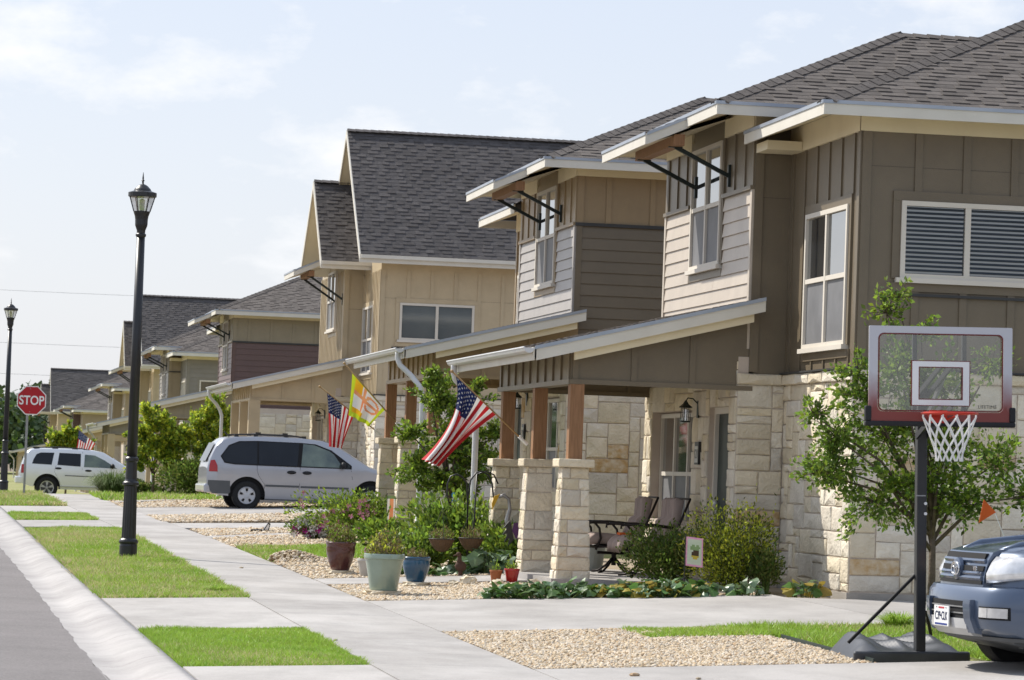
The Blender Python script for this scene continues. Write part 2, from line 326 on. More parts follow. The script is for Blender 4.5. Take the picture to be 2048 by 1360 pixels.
def grass(n, fx0, fx1, y0, y1, h=.045, w=.006, dry=0.0, ragged=.03, bias=1.0, name='grass', hole=None):
    y = y0+(y1-y0)*rng.random(n)**bias; a = np.array([fx0(v) if callable(fx0) else fx0 for v in y]); c = np.array([fx1(v) if callable(fx1) else fx1 for v in y])
    x = a+(c-a)*rng.random(n)+rng.normal(0, ragged*.4, n)*(rng.random(n) < .3)
    y = y+rng.normal(0, ragged*.5, n)*(rng.random(n) < .3)
    if hole: k_ = ~((x > hole[0]) & (x < hole[1]) & (y > hole[2]) & (y < hole[3])); x, y = x[k_], y[k_]; n = len(x)
    z = ztv(x, y)-.022; hh = h*(.5+rng.random(n))*(1+.45*noise2(x, y, 1.6)); ang = rng.random(n)*6.283; lx = rng.normal(0, .6, n)*hh; ly = rng.normal(0, .6, n)*hh
    w = w*(1+y/60)
    dx, dy = np.cos(ang)*w, np.sin(ang)*w
    V = np.stack([np.stack([x-dx, y-dy, z], 1), np.stack([x+dx, y+dy, z], 1), np.stack([x+lx, y+ly, z+hh], 1)], 1).reshape(-1, 3)
    pr = dry+.33*noise2(x+3, y*.55, .8)+.15*noise2(x, y, 5)
    mi = (rng.random(n) < np.clip(pr, .02, .95)).astype(int)
    return npmesh(name, V, 3, green1, kind='stuff', matidx=mi, mats=[green1, green2])
grass(60000, lambda y: kx(y)+.02, 3.55, 27.93, 32.98, .040, .004, .03, ragged=.05)
grass(110000, lambda y: kx(y)+.02, lambda y: 3.55+bend(y), 38.86, 64.6, 0.055, .005, .36, bias=1.25, ragged=.06)
grass(22000, lambda y: kx(y)+.02, lambda y: 3.5+bend(y), 70.2, 75.2, .06, .007, .12)
grass(26000, lambda y: kx(y)+.02, lambda y: 3.5+bend(y), 82.3, 96.5, .09, .009, .42)
grass(60000, 7.85, 12.5, 27.95, 32.95, .06, .005, .10, hole=(7.5, 8.75, 27, 29.55))
grass(9000, 6.6, 7.9, 31.6, 33.0, .05, .005, .15)
grass(42000, 4.9, 9.5, 50.6, 56, .06, .007, .08)
grass(45000, 4.4, 20, 89.5, 97.5, .11, .010, .22)
def tuft(x, y, r, h, n, mat, name='grass_tuft', label=None, cat=None, w=.006, group=None):
    a = rng.random(n)*6.283; rr = rng.random(n)**.6*r*.45; ox, oy = x+np.cos(a)*rr, y+np.sin(a)*rr; z0 = zt(x, y)
    a2 = a+rng.normal(0, .5, n); sp = r*(.25+.9*rng.random(n)); hh = h*(.6+.5*rng.random(n)); V = []
    P = []
    for t, dn in ((0, 0), (.5, .12), (.85, .3), (1, .55)):
        P.append(np.stack([ox+np.cos(a2)*sp*t**1.5, oy+np.sin(a2)*sp*t**1.5, z0+hh*(t-dn*t*(sp/r))], 1))
    dx = np.stack([-np.sin(a2)*w, np.cos(a2)*w, np.zeros(n)], 1)
    quads = []
    for i in range(3):
        k0, k1 = 1-.3*i, 1-.3*(i+1)
        quads.append(np.stack([P[i]-dx*k0, P[i]+dx*k0, P[i+1]+dx*k1, P[i+1]-dx*k1], 1))
    o = npmesh(name, np.concatenate(quads, 0).reshape(-1, 3), 4, mat)
    return tag(o, label, cat, group) if label else o
grav_m = [M('gravel_tan', (.44, .34, .22), (.52, .42, .29), 30, .9, rand=.25), M('gravel_pale', (.58, .51, .41), (.50, .43, .34), 30, .9, rand=.2), M('gravel_brown', (.33, .22, .13), (.40, .29, .18), 30, .9, rand=.25)]
def gravel(n, x0, x1, y0, y1, r=.017, piles=(), bias=1.0, clipf=None, name='gravel'):
    y = y0+(y1-y0)*rng.random(n)**bias; x = x0+(x1-x0)*rng.random(n)
    if clipf is not None: k = clipf(x, y); x, y = x[k], y[k]; n = len(x)
    z = ztv(x, y)-.012
    for px, py, pr, ph in piles: z += ph*np.exp(-((x-px)**2+(y-py)**2)/(pr*pr))
    R = r*(.55+.9*rng.random(n)); base = np.array([[1, 0, 0], [0, 1, 0], [-1, 0, 0], [0, -1, 0], [0, 0, .8], [0, 0, -.8]], float)
    J = base[None]*(1+rng.normal(0, .25, (n, 6, 1))); J[:, :, :] += rng.normal(0, .18, (n, 6, 3))
    ang = rng.random(n)*6.28; ca, sa = np.cos(ang), np.sin(ang); X = J[:, :, 0]*ca[:, None]-J[:, :, 1]*sa[:, None]; Y = J[:, :, 0]*sa[:, None]+J[:, :, 1]*ca[:, None]
    V = np.stack([X*R[:, None]*1.15+x[:, None], Y*R[:, None]+y[:, None], J[:, :, 2]*R[:, None]*.8+z[:, None]+R[:, None]*.4], 2)
    F = np.array([[0, 1, 4], [1, 2, 4], [2, 3, 4], [3, 0, 4], [1, 0, 5], [2, 1, 5], [3, 2, 5], [0, 3, 5]])
    nv = n*6; idx = (np.arange(n)[:, None, None]*6+F[None]).reshape(-1).astype(np.int32); nf = n*8
    me = bpy.data.meshes.new(name); me.vertices.add(nv); me.vertices.foreach_set('co', V.astype(np.float32).ravel()); me.loops.add(nf*3); me.loops.foreach_set('vertex_index', idx)
    me.polygons.add(nf); me.polygons.foreach_set('loop_start', np.arange(0, nf*3, 3, dtype=np.int32)); me.polygons.foreach_set('loop_total', np.full(nf, 3, dtype=np.int32))
    for m in grav_m: me.materials.append(m)
    me.polygons.foreach_set('material_index', np.repeat(rng.choice(3, n, p=[.45, .40, .15]), 8).astype(np.int32)); me.update(calc_edges=True)
    o = bpy.data.objects.new(name, me); COL.objects.link(o); o['kind'] = 'stuff'; return o
gravel(36000, 4.88, 7.72, 27.9, 33.0, .0155)
gravel(30000, 4.88, 9.4, 38.88, 42.7, .020, clipf=lambda x, y: (y < 41.2) | (x < 7.3))
gravel(14000, 4.88, 7.4, 44.35, 50.55, .023, piles=((5.15, 49.9, .4, .16),), clipf=lambda x, y: (y > 44.45+.12*(x-4.85)))
gravel(13000, 4.85, 7.6, 56, 65.5, .028, clipf=lambda x, y: np.abs(y-(60.8+.85*(x-4.85))) > .5)
gravel(9000, 4.65, 9.5, 70.3, 75.4, .032); gravel(7000, 4.5, 9.5, 82.3, 89.4, .034)
# ------------------------------------------------------------------ houses
def paint(n, c): return M(n, c, tuple(v*.93 for v in c), 2.2, .42, .12, 90, spec=.5, stain=.07, sscale=2.5, rand=.035)
taupe = paint('taupe_paint', (.158, .124, .080)); beige = paint('beige_paint', (.53, .455, .37)); greyb_lit = paint('grey_brown_paint_lit', (.38, .35, .32)); tan = paint('tan_paint', (.30, .213, .115))  # second house's front lap: grey-brown paint lightened, grazing sky sheen painted into the colour
greyb = paint('grey_brown_paint', (.145, .114, .073)); cream = paint('cream_paint', (.50, .40, .255)); olive = paint('olive_tan_paint', (.29, .245, .165))
maroon = paint('maroon_paint', (.125, .072, .062)); greyl = paint('grey_siding_paint', (.245, .22, .18)); ochre = paint('ochre_paint', (.36, .28, .18))
doorm = M('dark_green_door', (.02, .035, .03), rough=.4)
ledgem = M('dark_ledge_flashing', (.05, .05, .05), rough=.5); jointm = M('panel_joint', (.10, .085, .07))
class House:
    def __init__(s, name, label, X0, Y0, m, Z0, c, lvl, group=None):
        s.X, s.Y, s.m, s.Z, s.c, s.lvl = X0, Y0, m, Z0, c, lvl
        s.root = thing(name, label, 'house', (X0, Y0, Z0), group=group); s.stones = []; s.tabs = []; s.R = random.Random(int(Y0*10)); s.bat = {}
    def y(s, u): return s.Y+s.m*u
    def part(s, b, name, mats, parent=None, **k): return b.obj(name, mats, parent or s.root, **k)
    def bx(s, b, x0, x1, u0, u1, z0, z1): return b.box(s.X+x0, s.X+x1, s.y(u0), s.y(u1), s.Z+z0, s.Z+z1)
    # one board on a wall face: face 'S' looks to -y at world y=c ; face 'W' looks to -x at world x=c ; a = coordinate along the wall
    def fb(s, b, face, c, a0, a1, z0, z1, d0, d1):
        if face == 'S': b.box(a0, a1, c-d1, c-d0, z0, z1)
        else: b.box(c-d1, c-d0, a0, a1, z0, z1)
    def battens(s, face, c, a0, a1, z0, z1, mat, sp=.565, openings=(), corner=(1, 1), start=None, w=.05):
        if s.lvl == 0: return
        for e, k in ((a0, corner[0]), (a1, corner[1])):
            if k: b = B(); sgn = 1 if e == a0 else -1; q = e+sgn*.105; s.fb(b, face, c, min(e, q), max(e, q), z0, z1, -.002, .024); s.part(b, 'corner_board', mat)
        a = start if start is not None else a0+sp*.9
        while a < a1-.12:
            if a > a0+.14:
                segs = [(z0, z1)]
                for (o0, o1, p0, p1) in openings:
                    if o0-.01 < a < o1+.01:
                        segs = [q for (l, h) in segs for q in ((l, min(h, p0)), (max(l, p1), h)) if q[1]-q[0] > .05]
                for l, h in segs: b = B(); s.fb(b, face, c, a-w/2, a+w/2, l, h, -.002, .02); s.part(b, 'batten', mat)
            a += sp
    def lap(s, face, c, a0, a1, z0, z1, mat, ex=.165, openings=(), trim=None):
        n = max(1, round((z1-z0)/ex)); ex = (z1-z0)/n; RR = random.Random(int(a0*50))
        if s.lvl:
            for e, sg in ((a0, 1), (a1, -1)):
                b = B(); q = e+sg*.09; s.fb(b, face, c, min(e, q), max(e, q), z0, z1, -.002, .032); s.part(b, 'corner_board', trim or mat)
        joined = B()
        for i in range(n):
            l, h = z0+i*ex, z0+(i+1)*ex; segs = [(a0+(.09 if s.lvl else 0), a1-(.09 if s.lvl else 0))]
            for (o0, o1, p0, p1) in openings:
                if l < p1-.03 and h > p0+.03: segs = [q for (m0, m1) in segs for q in ((m0, min(m1, o0)), (max(m0, o1), m1)) if q[1]-q[0] > .04]
            cut = []
            for m0, m1 in segs:
                while m1-m0 > 3.2 and s.lvl: q = m0+RR.uniform(1.3, 3.0); cut.append((m0, q-.003)); m0 = q
                cut.append((m0, m1))
            for m0, m1 in cut:
                b = B() if s.lvl else joined; t0, t1 = .024+s.R.random()*.003, .006
                P = [(0, l-.004), (t0, l-.004), (t1, h), (0, h)]
                if face == 'S': b.prism([(m0, c-p, z) for p, z in P], (m1-m0, 0, 0))
                else: b.prism([(c-p, m0, z) for p, z in P], (0, m1-m0, 0))
                if s.lvl: s.part(b, 'siding_board', mat)
        if not s.lvl: s.part(joined, 'siding', mat)
    def stone(s, face, c, a0, a1, z0, z1, openings=(), cell=(.145, .095), rust=.022, taper=None):
        # random ashlar: fill a grid with blocks of mixed size
        nc, nr = max(1, round((a1-a0)/cell[0])), max(1, round((z1-z0)/cell[1])); cw, ch = (a1-a0)/nc, (z1-z0)/nr
        occ = [[0]*nc for _ in range(nr)]; R = s.R
        for j in range(nr):
            for i in range(nc):
                am, zm = a0+(i+.5)*cw, z0+(j+.5)*ch
                for (o0, o1, p0, p1) in openings:
                    if o0 < am < o1 and p0 < zm < p1: occ[j][i] = 2
        for j in range(nr):
            for i in range(nc):
                if occ[j][i]: continue
                w = R.choice([1, 2, 2, 3, 3, 4, 4, 5]); h = R.choice([1, 2, 2, 2, 3, 3])
                while any(i+k >= nc or occ[j][i+k] for k in range(w)): w -= 1
                if w == 1: h = max(h, 2)
                while any(j+q >= nr or occ[j+q][i+k] for q in range(h) for k in range(w)): h -= 1
                for q in range(h):
                    for k in range(w): occ[j+q][i+k] = 1
                g = .006; s.block(face, c, a0+i*cw+g, a0+(i+w)*cw-g, z0+j*ch+g, z0+(j+h)*ch-g, rust)
    def block(s, face, c, a0, a1, z0, z1, rust=.05, dep=None, warp=None):
        R = s.R; d = dep or .012+R.random()*.018; e = .010+R.random()*.008; J = lambda q: (R.random()-.5)*q; vs = []
        xs = [a0, a0+e+.005, (a0+a1)/2+J(.05), a1-e-.005, a1]; 
        outer = [(a0+J(.008), z0+J(.008)), ((a0+a1)/2, z0+J(.012)), (a1+J(.008), z0+J(.008)), (a1+J(.01), (z0+z1)/2), (a1+J(.008), z1+J(.008)), ((a0+a1)/2, z1+J(.012)), (a0+J(.008), z1+J(.008)), (a0+J(.01), (z0+z1)/2)]
        cxm, czm = (a0+a1)/2, (z0+z1)/2; pts = []
        def W(a, z, dd): return (a, c-dd, z) if face == 'S' else (c-dd, a, z)
        for a, z in outer: pts.append(W(a, z, -.002))
        for a, z in outer: pts.append(W(a, z, d*.62))
        for a, z in outer:
            da, dz = cxm-a, czm-z; l = max(math.hypot(da, dz), .01); pts.append(W(a+da/l*e*1.3, z+dz/l*e*1.3, d+J(.012)))
        pts.append(W(cxm+J(.04), czm+J(.03), d+.006+R.random()*.012))
        fl = face == 'S'; F = []
        for k in range(8):
            k2 = (k+1) % 8; F += [(k, k2, 8+k2, 8+k), (8+k, 8+k2, 16+k2, 16+k), (16+k, 16+k2, 24)]
        if not fl: F = [f[::-1] for f in F]
        if warp: pts = [warp(p) for p in pts]
        b = B(); b.add(pts, F); x = R.random()
        mi = 4 if x < rust else 3 if x < rust+.15 else 2 if x < rust+.38 else 1 if x < rust+.62 else 0
        ctr = pts[24]; s.stones.append(((Vector(ctr)-CAMP).length, b, mi))
    def flush(s):
        s.stones.sort(key=lambda q: q[0]); lim = 290
        for dist, b, mi in s.stones[:lim]: s.part(b, 'stone_block', ST[mi])
        if len(s.stones) > lim:
            J = B()
            for dist, b, mi in s.stones[lim:]: J.cur = mi; J.add(b.v, b.f)
            s.part(J, 'stone_blocks', ST, kind='stuff')
        s.tabs.sort(key=lambda q: q[0]); lim = 290 if s.lvl == 2 else 0
        for dist, vs, fs, mt in s.tabs[:lim]: s.part(B().add(vs, fs), 'shingle', mt)
        if len(s.tabs) > lim:
            for mt in (shin, shin2):
                J = B()
                for dist, vs, fs, m2 in s.tabs[lim:]:
                    if m2 is mt: J.add(vs, fs)
                if J.v: s.part(J, 'shingles', mt, kind='stuff')
    def shingle(s, P0, e, up, poly, mat=shin, ex=.142, w=None):
        # P0 origin, e along eave, up upslope (unit), poly [(a,b)] convex in that frame
        P0, e, up = Vector(P0), Vector(e).normalized(), Vector(up).normalized(); n = e.cross(up)
        if n.z < 0: n = -n
        bmax = max(q[1] for q in poly); rows = int(bmax/ex)+1
        def span(bv):
            xs = []
            for i in range(len(poly)):
                (a0, b0), (a1, b1) = poly[i], poly[(i+1) % len(poly)]
                if (b0-bv)*(b1-bv) <= 0 and abs(b1-b0) > 1e-9: xs.append(a0+(a1-a0)*(bv-b0)/(b1-b0))
            return (min(xs), max(xs)) if len(xs) > 1 else None
        k = 1 if s.lvl >= 1 else 2.2
        for r in range(rows):
            b0, b1 = r*ex, (r+1)*ex+.012; sp = span(min((r+.5)*ex, bmax-.01))
            if not sp: continue
            a = sp[0]-s.R.random()*.2; thick = False
            while a < sp[1]:
                wd = (.14+s.R.random()*.17)*k; thick = not thick; lo, hi = max(a, sp[0]), min(a+wd, sp[1]); a += wd
                if hi-lo < .02: continue
                t = (.013+s.R.random()*.004) if thick else .004
                q0, q1 = b0-(.004 if thick else 0), min(b1, bmax)
                A = P0+e*lo+up*q0; Bq = P0+e*hi+up*q0; C = P0+e*hi+up*q1; D = P0+e*lo+up*q1; z = n*.004
                vs = [A, Bq, C, D, A+n*(t+.004), Bq+n*(t+.004), C+z, D+z]
                fs = [(4, 5, 6, 7), (0, 1, 5, 4), (1, 2, 6, 5), (3, 0, 4, 7)]
                if (e.cross(up)-n).length > .1: fs = [f[::-1] for f in fs]
                s.tabs.append(((A-CAMP).length, vs, fs, mat))
    def caps(s, p, q, w=.13, mat=shin, name='ridge_cap'):
        p, q = Vector(p), Vector(q); L_ = (q-p).length; t = (q-p)/L_; n = max(1, int(L_/.19)); side = t.cross(Vector((0, 0, 1))).normalized(); J = B()
        for i in range(n):
            a, c = p+t*(L_*i/n), p+t*(L_*(i+1)/n+.03); l0, l1 = .026, .012; dn = Vector((0, 0, -w*.42))
            vs = []
            for P_, l in ((a, l0), (c, l1)): vs += [P_+side*w+dn+Vector((0, 0, l)), P_+Vector((0, 0, l+.008)), P_-side*w+dn+Vector((0, 0, l))]
            vs += [v-Vector((0, 0, .02)) for v in vs[:3]]
            J2 = J if s.lvl < 2 else B(); J2.add(vs, [(0, 1, 4, 3), (1, 2, 5, 4), (6, 7, 1, 0), (7, 8, 2, 1)])
            if s.lvl == 2: s.part(J2, name, mat)
        if s.lvl < 2: s.part(J, name, mat)
    def window(s, face, c, a0, a1, z0, z1, nc=2, nr=2, blinds=False, trim=None, sill=True, screen=True, recess=0, pane=None):
        c0 = c; b = B(); f = .055
        if face == 'S': pos = (a0, c, z0)
        s.fb(b, face, c, a0, a1, z1-f, z1, 0, .05); s.fb(b, face, c, a0, a1, z0, z0+f, 0, .05); s.fb(b, face, c, a0, a0+f, z0+f, z1-f, 0, .05); s.fb(b, face, c, a1-f, a1, z0+f, z1-f, 0, .05)
        for i in range(1, nc): m_ = a0+(a1-a0)*i/nc; s.fb(b, face, c, m_-f*.6, m_+f*.6, z0+f, z1-f, 0, .045)
        for j in range(1, nr): zz = z0+(z1-z0)*j/nr; s.fb(b, face, c, a0+f, a1-f, zz-f*.5, zz+f*.5, 0, .042)
        w = s.part(b, 'window', framem); cw, ch = (a1-a0)/nc, (z1-z0)/nr
        for i in range(nc):
            for j in range(nr):
                b = B(); p0, p1, q0, q1 = a0+i*cw+.03, a0+(i+1)*cw-.03, z0+j*ch+.025, z0+(j+1)*ch-.025
                s.fb(b, face, c, p0, p1, q0, q1, .004, .014 if not blinds else .006)
                if screen and j == 0 and nr > 1: s.part(b, 'pane', screenm, w, label='lower pane behind a grey insect screen')
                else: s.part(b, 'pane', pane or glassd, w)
                if blinds and s.lvl == 2:
                    z = q0+.01
                    while z < q1-.02:
                        b = B()
                        if face == 'S': b.prism([(p0+.01, c-.012, z+.024), (p0+.01, c-.030, z+.002), (p0+.01, c-.031, z+.005), (p0+.01, c-.013, z+.027)], (p1-p0-.02, 0, 0))
                        else: b.prism([(c-.012, p0+.01, z+.024), (c-.030, p0+.01, z+.002), (c-.031, p0+.01, z+.005), (c-.013, p0+.01, z+.027)], (0, p1-p0-.02, 0))
                        s.part(b, 'blind_slat', blindm, w); z += .05
        if sill: b = B(); s.fb(b, face, c, a0-.05, a1+.05, z0-.05, z0+.004, .0, .085); s.part(b, 'sill', framem, w)
        if trim:
            b = B(); t = .095; e = .028
            s.fb(b, face, c, a0-t, a1+t, z1+.002, z1+t*1.15, -.002, e); s.fb(b, face, c, a0-t, a0-.002, z0, z1, -.002, e); s.fb(b, face, c, a1+.002, a1+t, z0, z1, -.002, e)
            s.fb(b, face, c, a0-t, a1+t, z0-.05-t, z0-.052, -.002, e); s.part(b, 'casing', trim, w)
        return w
    def hiproof(s, x0, x1, y0, y1, z, pitch, fh=.15, mat=shin, clip=None):
        # eave rectangle in world coords, hip at the street end; z = top of the fascia
        h = (y1-y0)/2; ym = (y0+y1)/2; zr = z+pitch*h; s.zr = zr; tk = .03
        b = B(); A, Bp, C, D = (x0, y0, z), (x0, y1, z), (x1, y1, z), (x1, y0, z); P, Q = (x0+h, ym, zr), (x1, ym, zr)
        b.add([A, Bp, C, D, P, Q]+[(p[0], p[1], p[2]-tk) for p in (A, Bp, C, D)], [(0, 3, 5, 4), (1, 0, 4), (2, 1, 4, 5), (3, 2, 5), (0, 1, 7, 6), (1, 2, 8, 7), (2, 3, 9, 8), (3, 0, 6, 9)])
        if clip:
            b = B(); side, yw, xi = clip; dzi = pitch*(xi-x0); hs_ = h
            if side > 0: pts = [(x0, y0, z), (x0, yw, z), (xi, yw, z+dzi), (xi, y1-(xi-x0), z+dzi), P, Q, D]; fs = [(0, 6, 5, 4), (1, 0, 4, 2), (2, 4, 3)]
            else: pts = [(x0, y1, z), (x0, yw, z), (xi, yw, z+dzi), (xi, y0+(xi-x0), z+dzi), P, Q, C]; fs = [(0, 4, 5, 6), (1, 2, 4, 0), (2, 3, 4)]
            b.add(pts, fs)
        s.part(b, 'roof', deckm)
        sl = math.hypot(1, pitch); us = (0, 1/sl, pitch/sl); uw = (1/sl, 0, pitch/sl); Lw = x1-x0
        if not clip or clip[0] > 0: s.shingle(A, (1, 0, 0), us, [(0, 0), (min(Lw, 12), 0), (min(Lw, 12), h*sl), (h, h*sl)], mat)
        if not clip: s.shingle(A, (0, 1, 0), uw, [(0, 0), (2*h, 0), (h, h*sl)], mat)
        elif clip[0] > 0: a1 = clip[1]-y0; q = (clip[2]-x0); s.shingle(A, (0, 1, 0), uw, [(0, 0), (a1, 0), (a1, a1*sl)], mat); s.shingle(A, (0, 1, 0), uw, [(a1, q*sl), (2*h-q, q*sl), (h, h*sl), (a1, a1*sl)] , mat)
        else: a1 = clip[1]-y0; s.shingle(A, (0, 1, 0), uw, [(a1, 0), (2*h, 0), (a1, (2*h-a1)*sl)], mat)
        if not clip or clip[0] > 0: s.caps((x0+.02, y0+.02, z+.02), (x0+h, ym, zr+.02), mat=mat)
        if not clip or clip[0] < 0: s.caps((x0+.02, y1-.02, z+.02), (x0+h, ym, zr+.02), mat=mat)
        s.caps(P, (min(x1, x0+12), ym, zr+.02), mat=mat)
        # fascia boards, drip edge
        yf0, yf1 = (y0, y1) if not clip else (y0, clip[1]) if clip[0] > 0 else (clip[1], y1)
        for (p, q) in (((x0, y0), (x1, y0)), ((x0, yf0), (x0, yf1)), ((x0, y1), (x1, y1))):
            if clip and p[1] == q[1] and ((clip[0] > 0) == (p[1] == y1)): continue
            b = B(); t = .022
            if p[1] == q[1]: yy = p[1]; sg = -1 if yy == y0 else 1; b.box(x0-t, x1, yy, yy+sg*t, z-fh, z-.004)
            else: b.box(x0-t, x0, yf0+.001, yf1-.001, z-fh, z-.004)
            s.part(b, 'fascia', fasm); b = B()
            if p[1] == q[1]: b.box(x0-t-.012, x1, yy+sg*t, yy+sg*(t+.012), z-.028, z+.012)
            else: b.box(x0-t-.012, x0-t, yf0, yf1, z-.028, z+.012)
            s.part(b, 'drip_edge', flash)
    def soffit(s, x0, x1, y0, y1, wx, wy0, wy1, z, pitch, fh=.15):
        # sloping underside between fascia and wall line
        b = B(); zf = z-fh+.01; dz = pitch*(wx-x0)*.82
        b.add([(x0, y0, zf), (x0, y1, zf), (wx, wy1, zf+dz), (wx, wy0, zf+dz)], [(0, 1, 2, 3)])
        b.add([(x0, y0, zf), (x1, y0, zf), (x1, wy0, zf+dz), (wx, wy0, zf+dz)], [(3, 2, 1, 0)])
        b.add([(x0, y1, zf), (x1, y1, zf), (x1, wy1, zf+dz), (wx, wy1, zf+dz)], [(0, 1, 2, 3)])
        s.part(b, 'soffit', sofm)
    def awning(s, xi, xo, ya, yb, zo, pitch, wallx, zb, fh=.14, mat=shin):
        # small shed roof on two struts over the bay window ; zo = fascia top at outer edge, zb = where struts meet the wall
        zi = zo+pitch*(xi-xo); b = B(); b.prism([(xo, ya, zo), (xi, ya, zi), (xi, ya, zi-.03), (xo, ya, zo-.03)], (0, yb-ya, 0)); rt = s.part(b, 'awning_roof', deckm)
        sl = math.hypot(1, pitch); s.shingle((xo, ya, zo), (0, 1, 0), (1/sl, 0, pitch/sl), [(0, 0), (yb-ya, 0), (yb-ya, (xi-xo)*sl), (0, (xi-xo)*sl)], mat)
        b = B(); b.box(xo-.022, xo, ya-.022, yb+.022, zo-fh, zo-.004)
        for yy in (ya-.022, yb): b.prism([(xo, yy, zo-fh), (xi, yy, zi-fh), (xi, yy, zi-.004), (xo, yy, zo-.004)], (0, .022, 0))
        s.part(b, 'awning_fascia', fasm, rt)
        b = B(); b.prism([(xo, ya-.034, zo-.026), (xi, ya-.034, zi-.026), (xi, ya-.034, zi+.012), (xo, ya-.034, zo+.012)], (0, .011, 0)); b.box(xo-.034, xo-.023, ya-.03, yb+.03, zo-.026, zo+.012); s.part(b, 'drip_edge', flash, rt)
        b = B(); b.add([(xo, ya, zo-fh+.01), (xo, yb, zo-fh+.01), (wallx, yb, zo-fh+.01+pitch*.8*(wallx-xo)), (wallx, ya, zo-fh+.01+pitch*.8*(wallx-xo))], [(0, 1, 2, 3)]); s.part(b, 'awning_soffit', sofm, rt)
        bxm = xo+.42; zbm = zo-fh-.01+pitch*.4*.8
        b = B(); b.box(bxm-.07, bxm+.07, ya+.02, yb-.35, zbm-.12, zbm+.02); s.part(b, 'timber_beam', woodm, rt)
        for yy in (ya+.25, yb-.6): b = B(); b.beam((bxm, yy, zbm-.12), (wallx-.03, yy, zb), .05, .05); b.box(wallx-.035, wallx, yy-.03, yy+.03, zb-.14, zb+.14); b.box(bxm-.09, bxm+.09, yy-.03, yy+.03, zbm-.13, zbm-.118); s.part(b, 'strut', bracketm, rt)
    def pillar(s, x, y, z0, z1, zt_, post=woodm, stone=True, pw=.17):
        X0, X1 = x-.235, x+.235; b = B()
        if stone:
            hb, ht = .198, .145
            b.add([(x-hb, y-hb, z0), (x+hb, y-hb, z0), (x+hb, y+hb, z0), (x-hb, y+hb, z0), (x-ht, y-ht, z1-.1), (x+ht, y-ht, z1-.1), (x+ht, y+ht, z1-.1), (x-ht, y+ht, z1-.1)], [(0, 3, 2, 1), (4, 5, 6, 7), (0, 1, 5, 4), (1, 2, 6, 5), (2, 3, 7, 6), (3, 0, 4, 7)])
            pl = s.part(b, 'pillar', mortar)
            R = s.R; H = z1-.1-z0; k = lambda z: 1-(hb-ht)/hb*(z-z0)/H
            def warp(p): f = k(p[2]); return (x+(p[0]-x)*f, y+(p[1]-y)*f, p[2])
            z = z0
            while z < z1-.14:
                h = R.choice([.13, .16, .20, .24]); h = min(h, z1-.1-z)
                if z1-.1-z-h < .07: h = z1-.1-z
                for face, c, a in (('S', y-hb, x), ('W', x-hb, y)):
                    if R.random() < .3: cuts = [a-hb, a+hb]
                    else: cuts = [a-hb, a+(R.random()-.5)*.2, a+hb]
                    for q in range(len(cuts)-1):
                        s.block(face, c, cuts[q]-(.02 if q == 0 else -.005), cuts[q+1]+(.02 if q == len(cuts)-2 else -.005), z+.006, z+h-.006, .04, warp=warp)
                z += h
            b = B(); b.box(x-.222, x+.222, y-.222, y+.222, z1-.1, z1); o = s.part(b, 'cap_stone', ST[0], pl); bevel(o, .014, 2)
            zb = z1
        else: pl = None; zb = z0
        b = B(); b.box(x-pw/2, x+pw/2, y-pw/2, y+pw/2, zb, zt_); o = s.part(b, 'post', post, pl)
        return pl
    def porch(s, u0, u1, xe, zl, slope, xw, pz, cols, band=taupe, post=woodm, stonep=True, gut='far', cap=1.48, pw=.17, pil_x=-2.57, mat=shin):
        ya, yb = sorted((s.y(u0), s.y(u1))); X, Z = s.X, s.Z; xo, zo = X+xe, Z+zl; xi = X+xw; zi = zo+slope*(xi-xo); th = .16
        b = B(); b.prism([(xo, ya, zo), (xi, ya, zi), (xi, ya, zi-.03), (xo, ya, zo-.03)], (0, yb-ya, 0)); rt = s.part(b, 'porch_roof', deckm)
        sl = math.hypot(1, slope); s.shingle((xo, ya, zo), (0, 1, 0), (1/sl, 0, slope/sl), [(0, 0), (yb-ya, 0), (yb-ya, (xi-xo)*sl), (0, (xi-xo)*sl)], mat)
        b = B()
        for yy in (ya-.024, yb): b.prism([(xo+.02, yy, zo-th), (xi, yy, zi-th), (xi, yy, zi-.004), (xo+.02, yy, zo-.004)], (0, .024, 0))
        b.box(xo-.022, xo, ya-.02, yb+.02, zo-th, zo-.004); s.part(b, 'rake_board', fasm, rt)
        b = B(); b.prism([(xo+.5, ya+.06, zo-th-.10+slope*.5), (xi-.12, ya+.06, zi-th-.10-slope*.12), (xi-.12, ya+.06, zi-.1-slope*.12), (xo+.5, ya+.06, zo-.1+slope*.5)], (0, .05, 0)); s.part(b, 'frieze', sofm, rt)
        b = B(); b.prism([(xo, ya-.040, zo-.03), (xi, ya-.040, zi-.03), (xi, ya-.040, zi+.014), (xo, ya-.040, zo+.014)], (0, .015, 0)); s.part(b, 'drip_edge', flash, rt)
        b = B(); b.add([(xo, ya, zo-th+.02), (xo, yb, zo-th+.02), (xi, yb, zi-th+.02), (xi, ya, zi-th+.02)], [(0, 1, 2, 3)]); s.part(b, 'porch_soffit', sofm, rt)
        # half-round gutter along the street edge with a curved downspout
        g = B(); n = 9; r = .062; vs = []; y0g, y1g = ya-.12, yb+.12
        for yy in (y0g, y1g):
            for k in range(n+1): a = math.pi*k/n; vs.append((xo-.085-r*math.cos(a), yy, zo-.015-r*math.sin(a)))
            for k in range(n, -1, -1): a = math.pi*k/n; vs.append((xo-.085-(r-.006)*math.cos(a), yy, zo-.015-(r-.006)*math.sin(a)))
        m_ = 2*n+2; g.add(vs, [(k, (k+1) % m_, m_+(k+1) % m_, m_+k) for k in range(m_)])
        for yy in (y0g, y1g): g.add([(xo-.085-r*math.cos(math.pi*k/n), yy, zo-.015-r*math.sin(math.pi*k/n)) for k in range(n+1)], [tuple(range(n+1))])
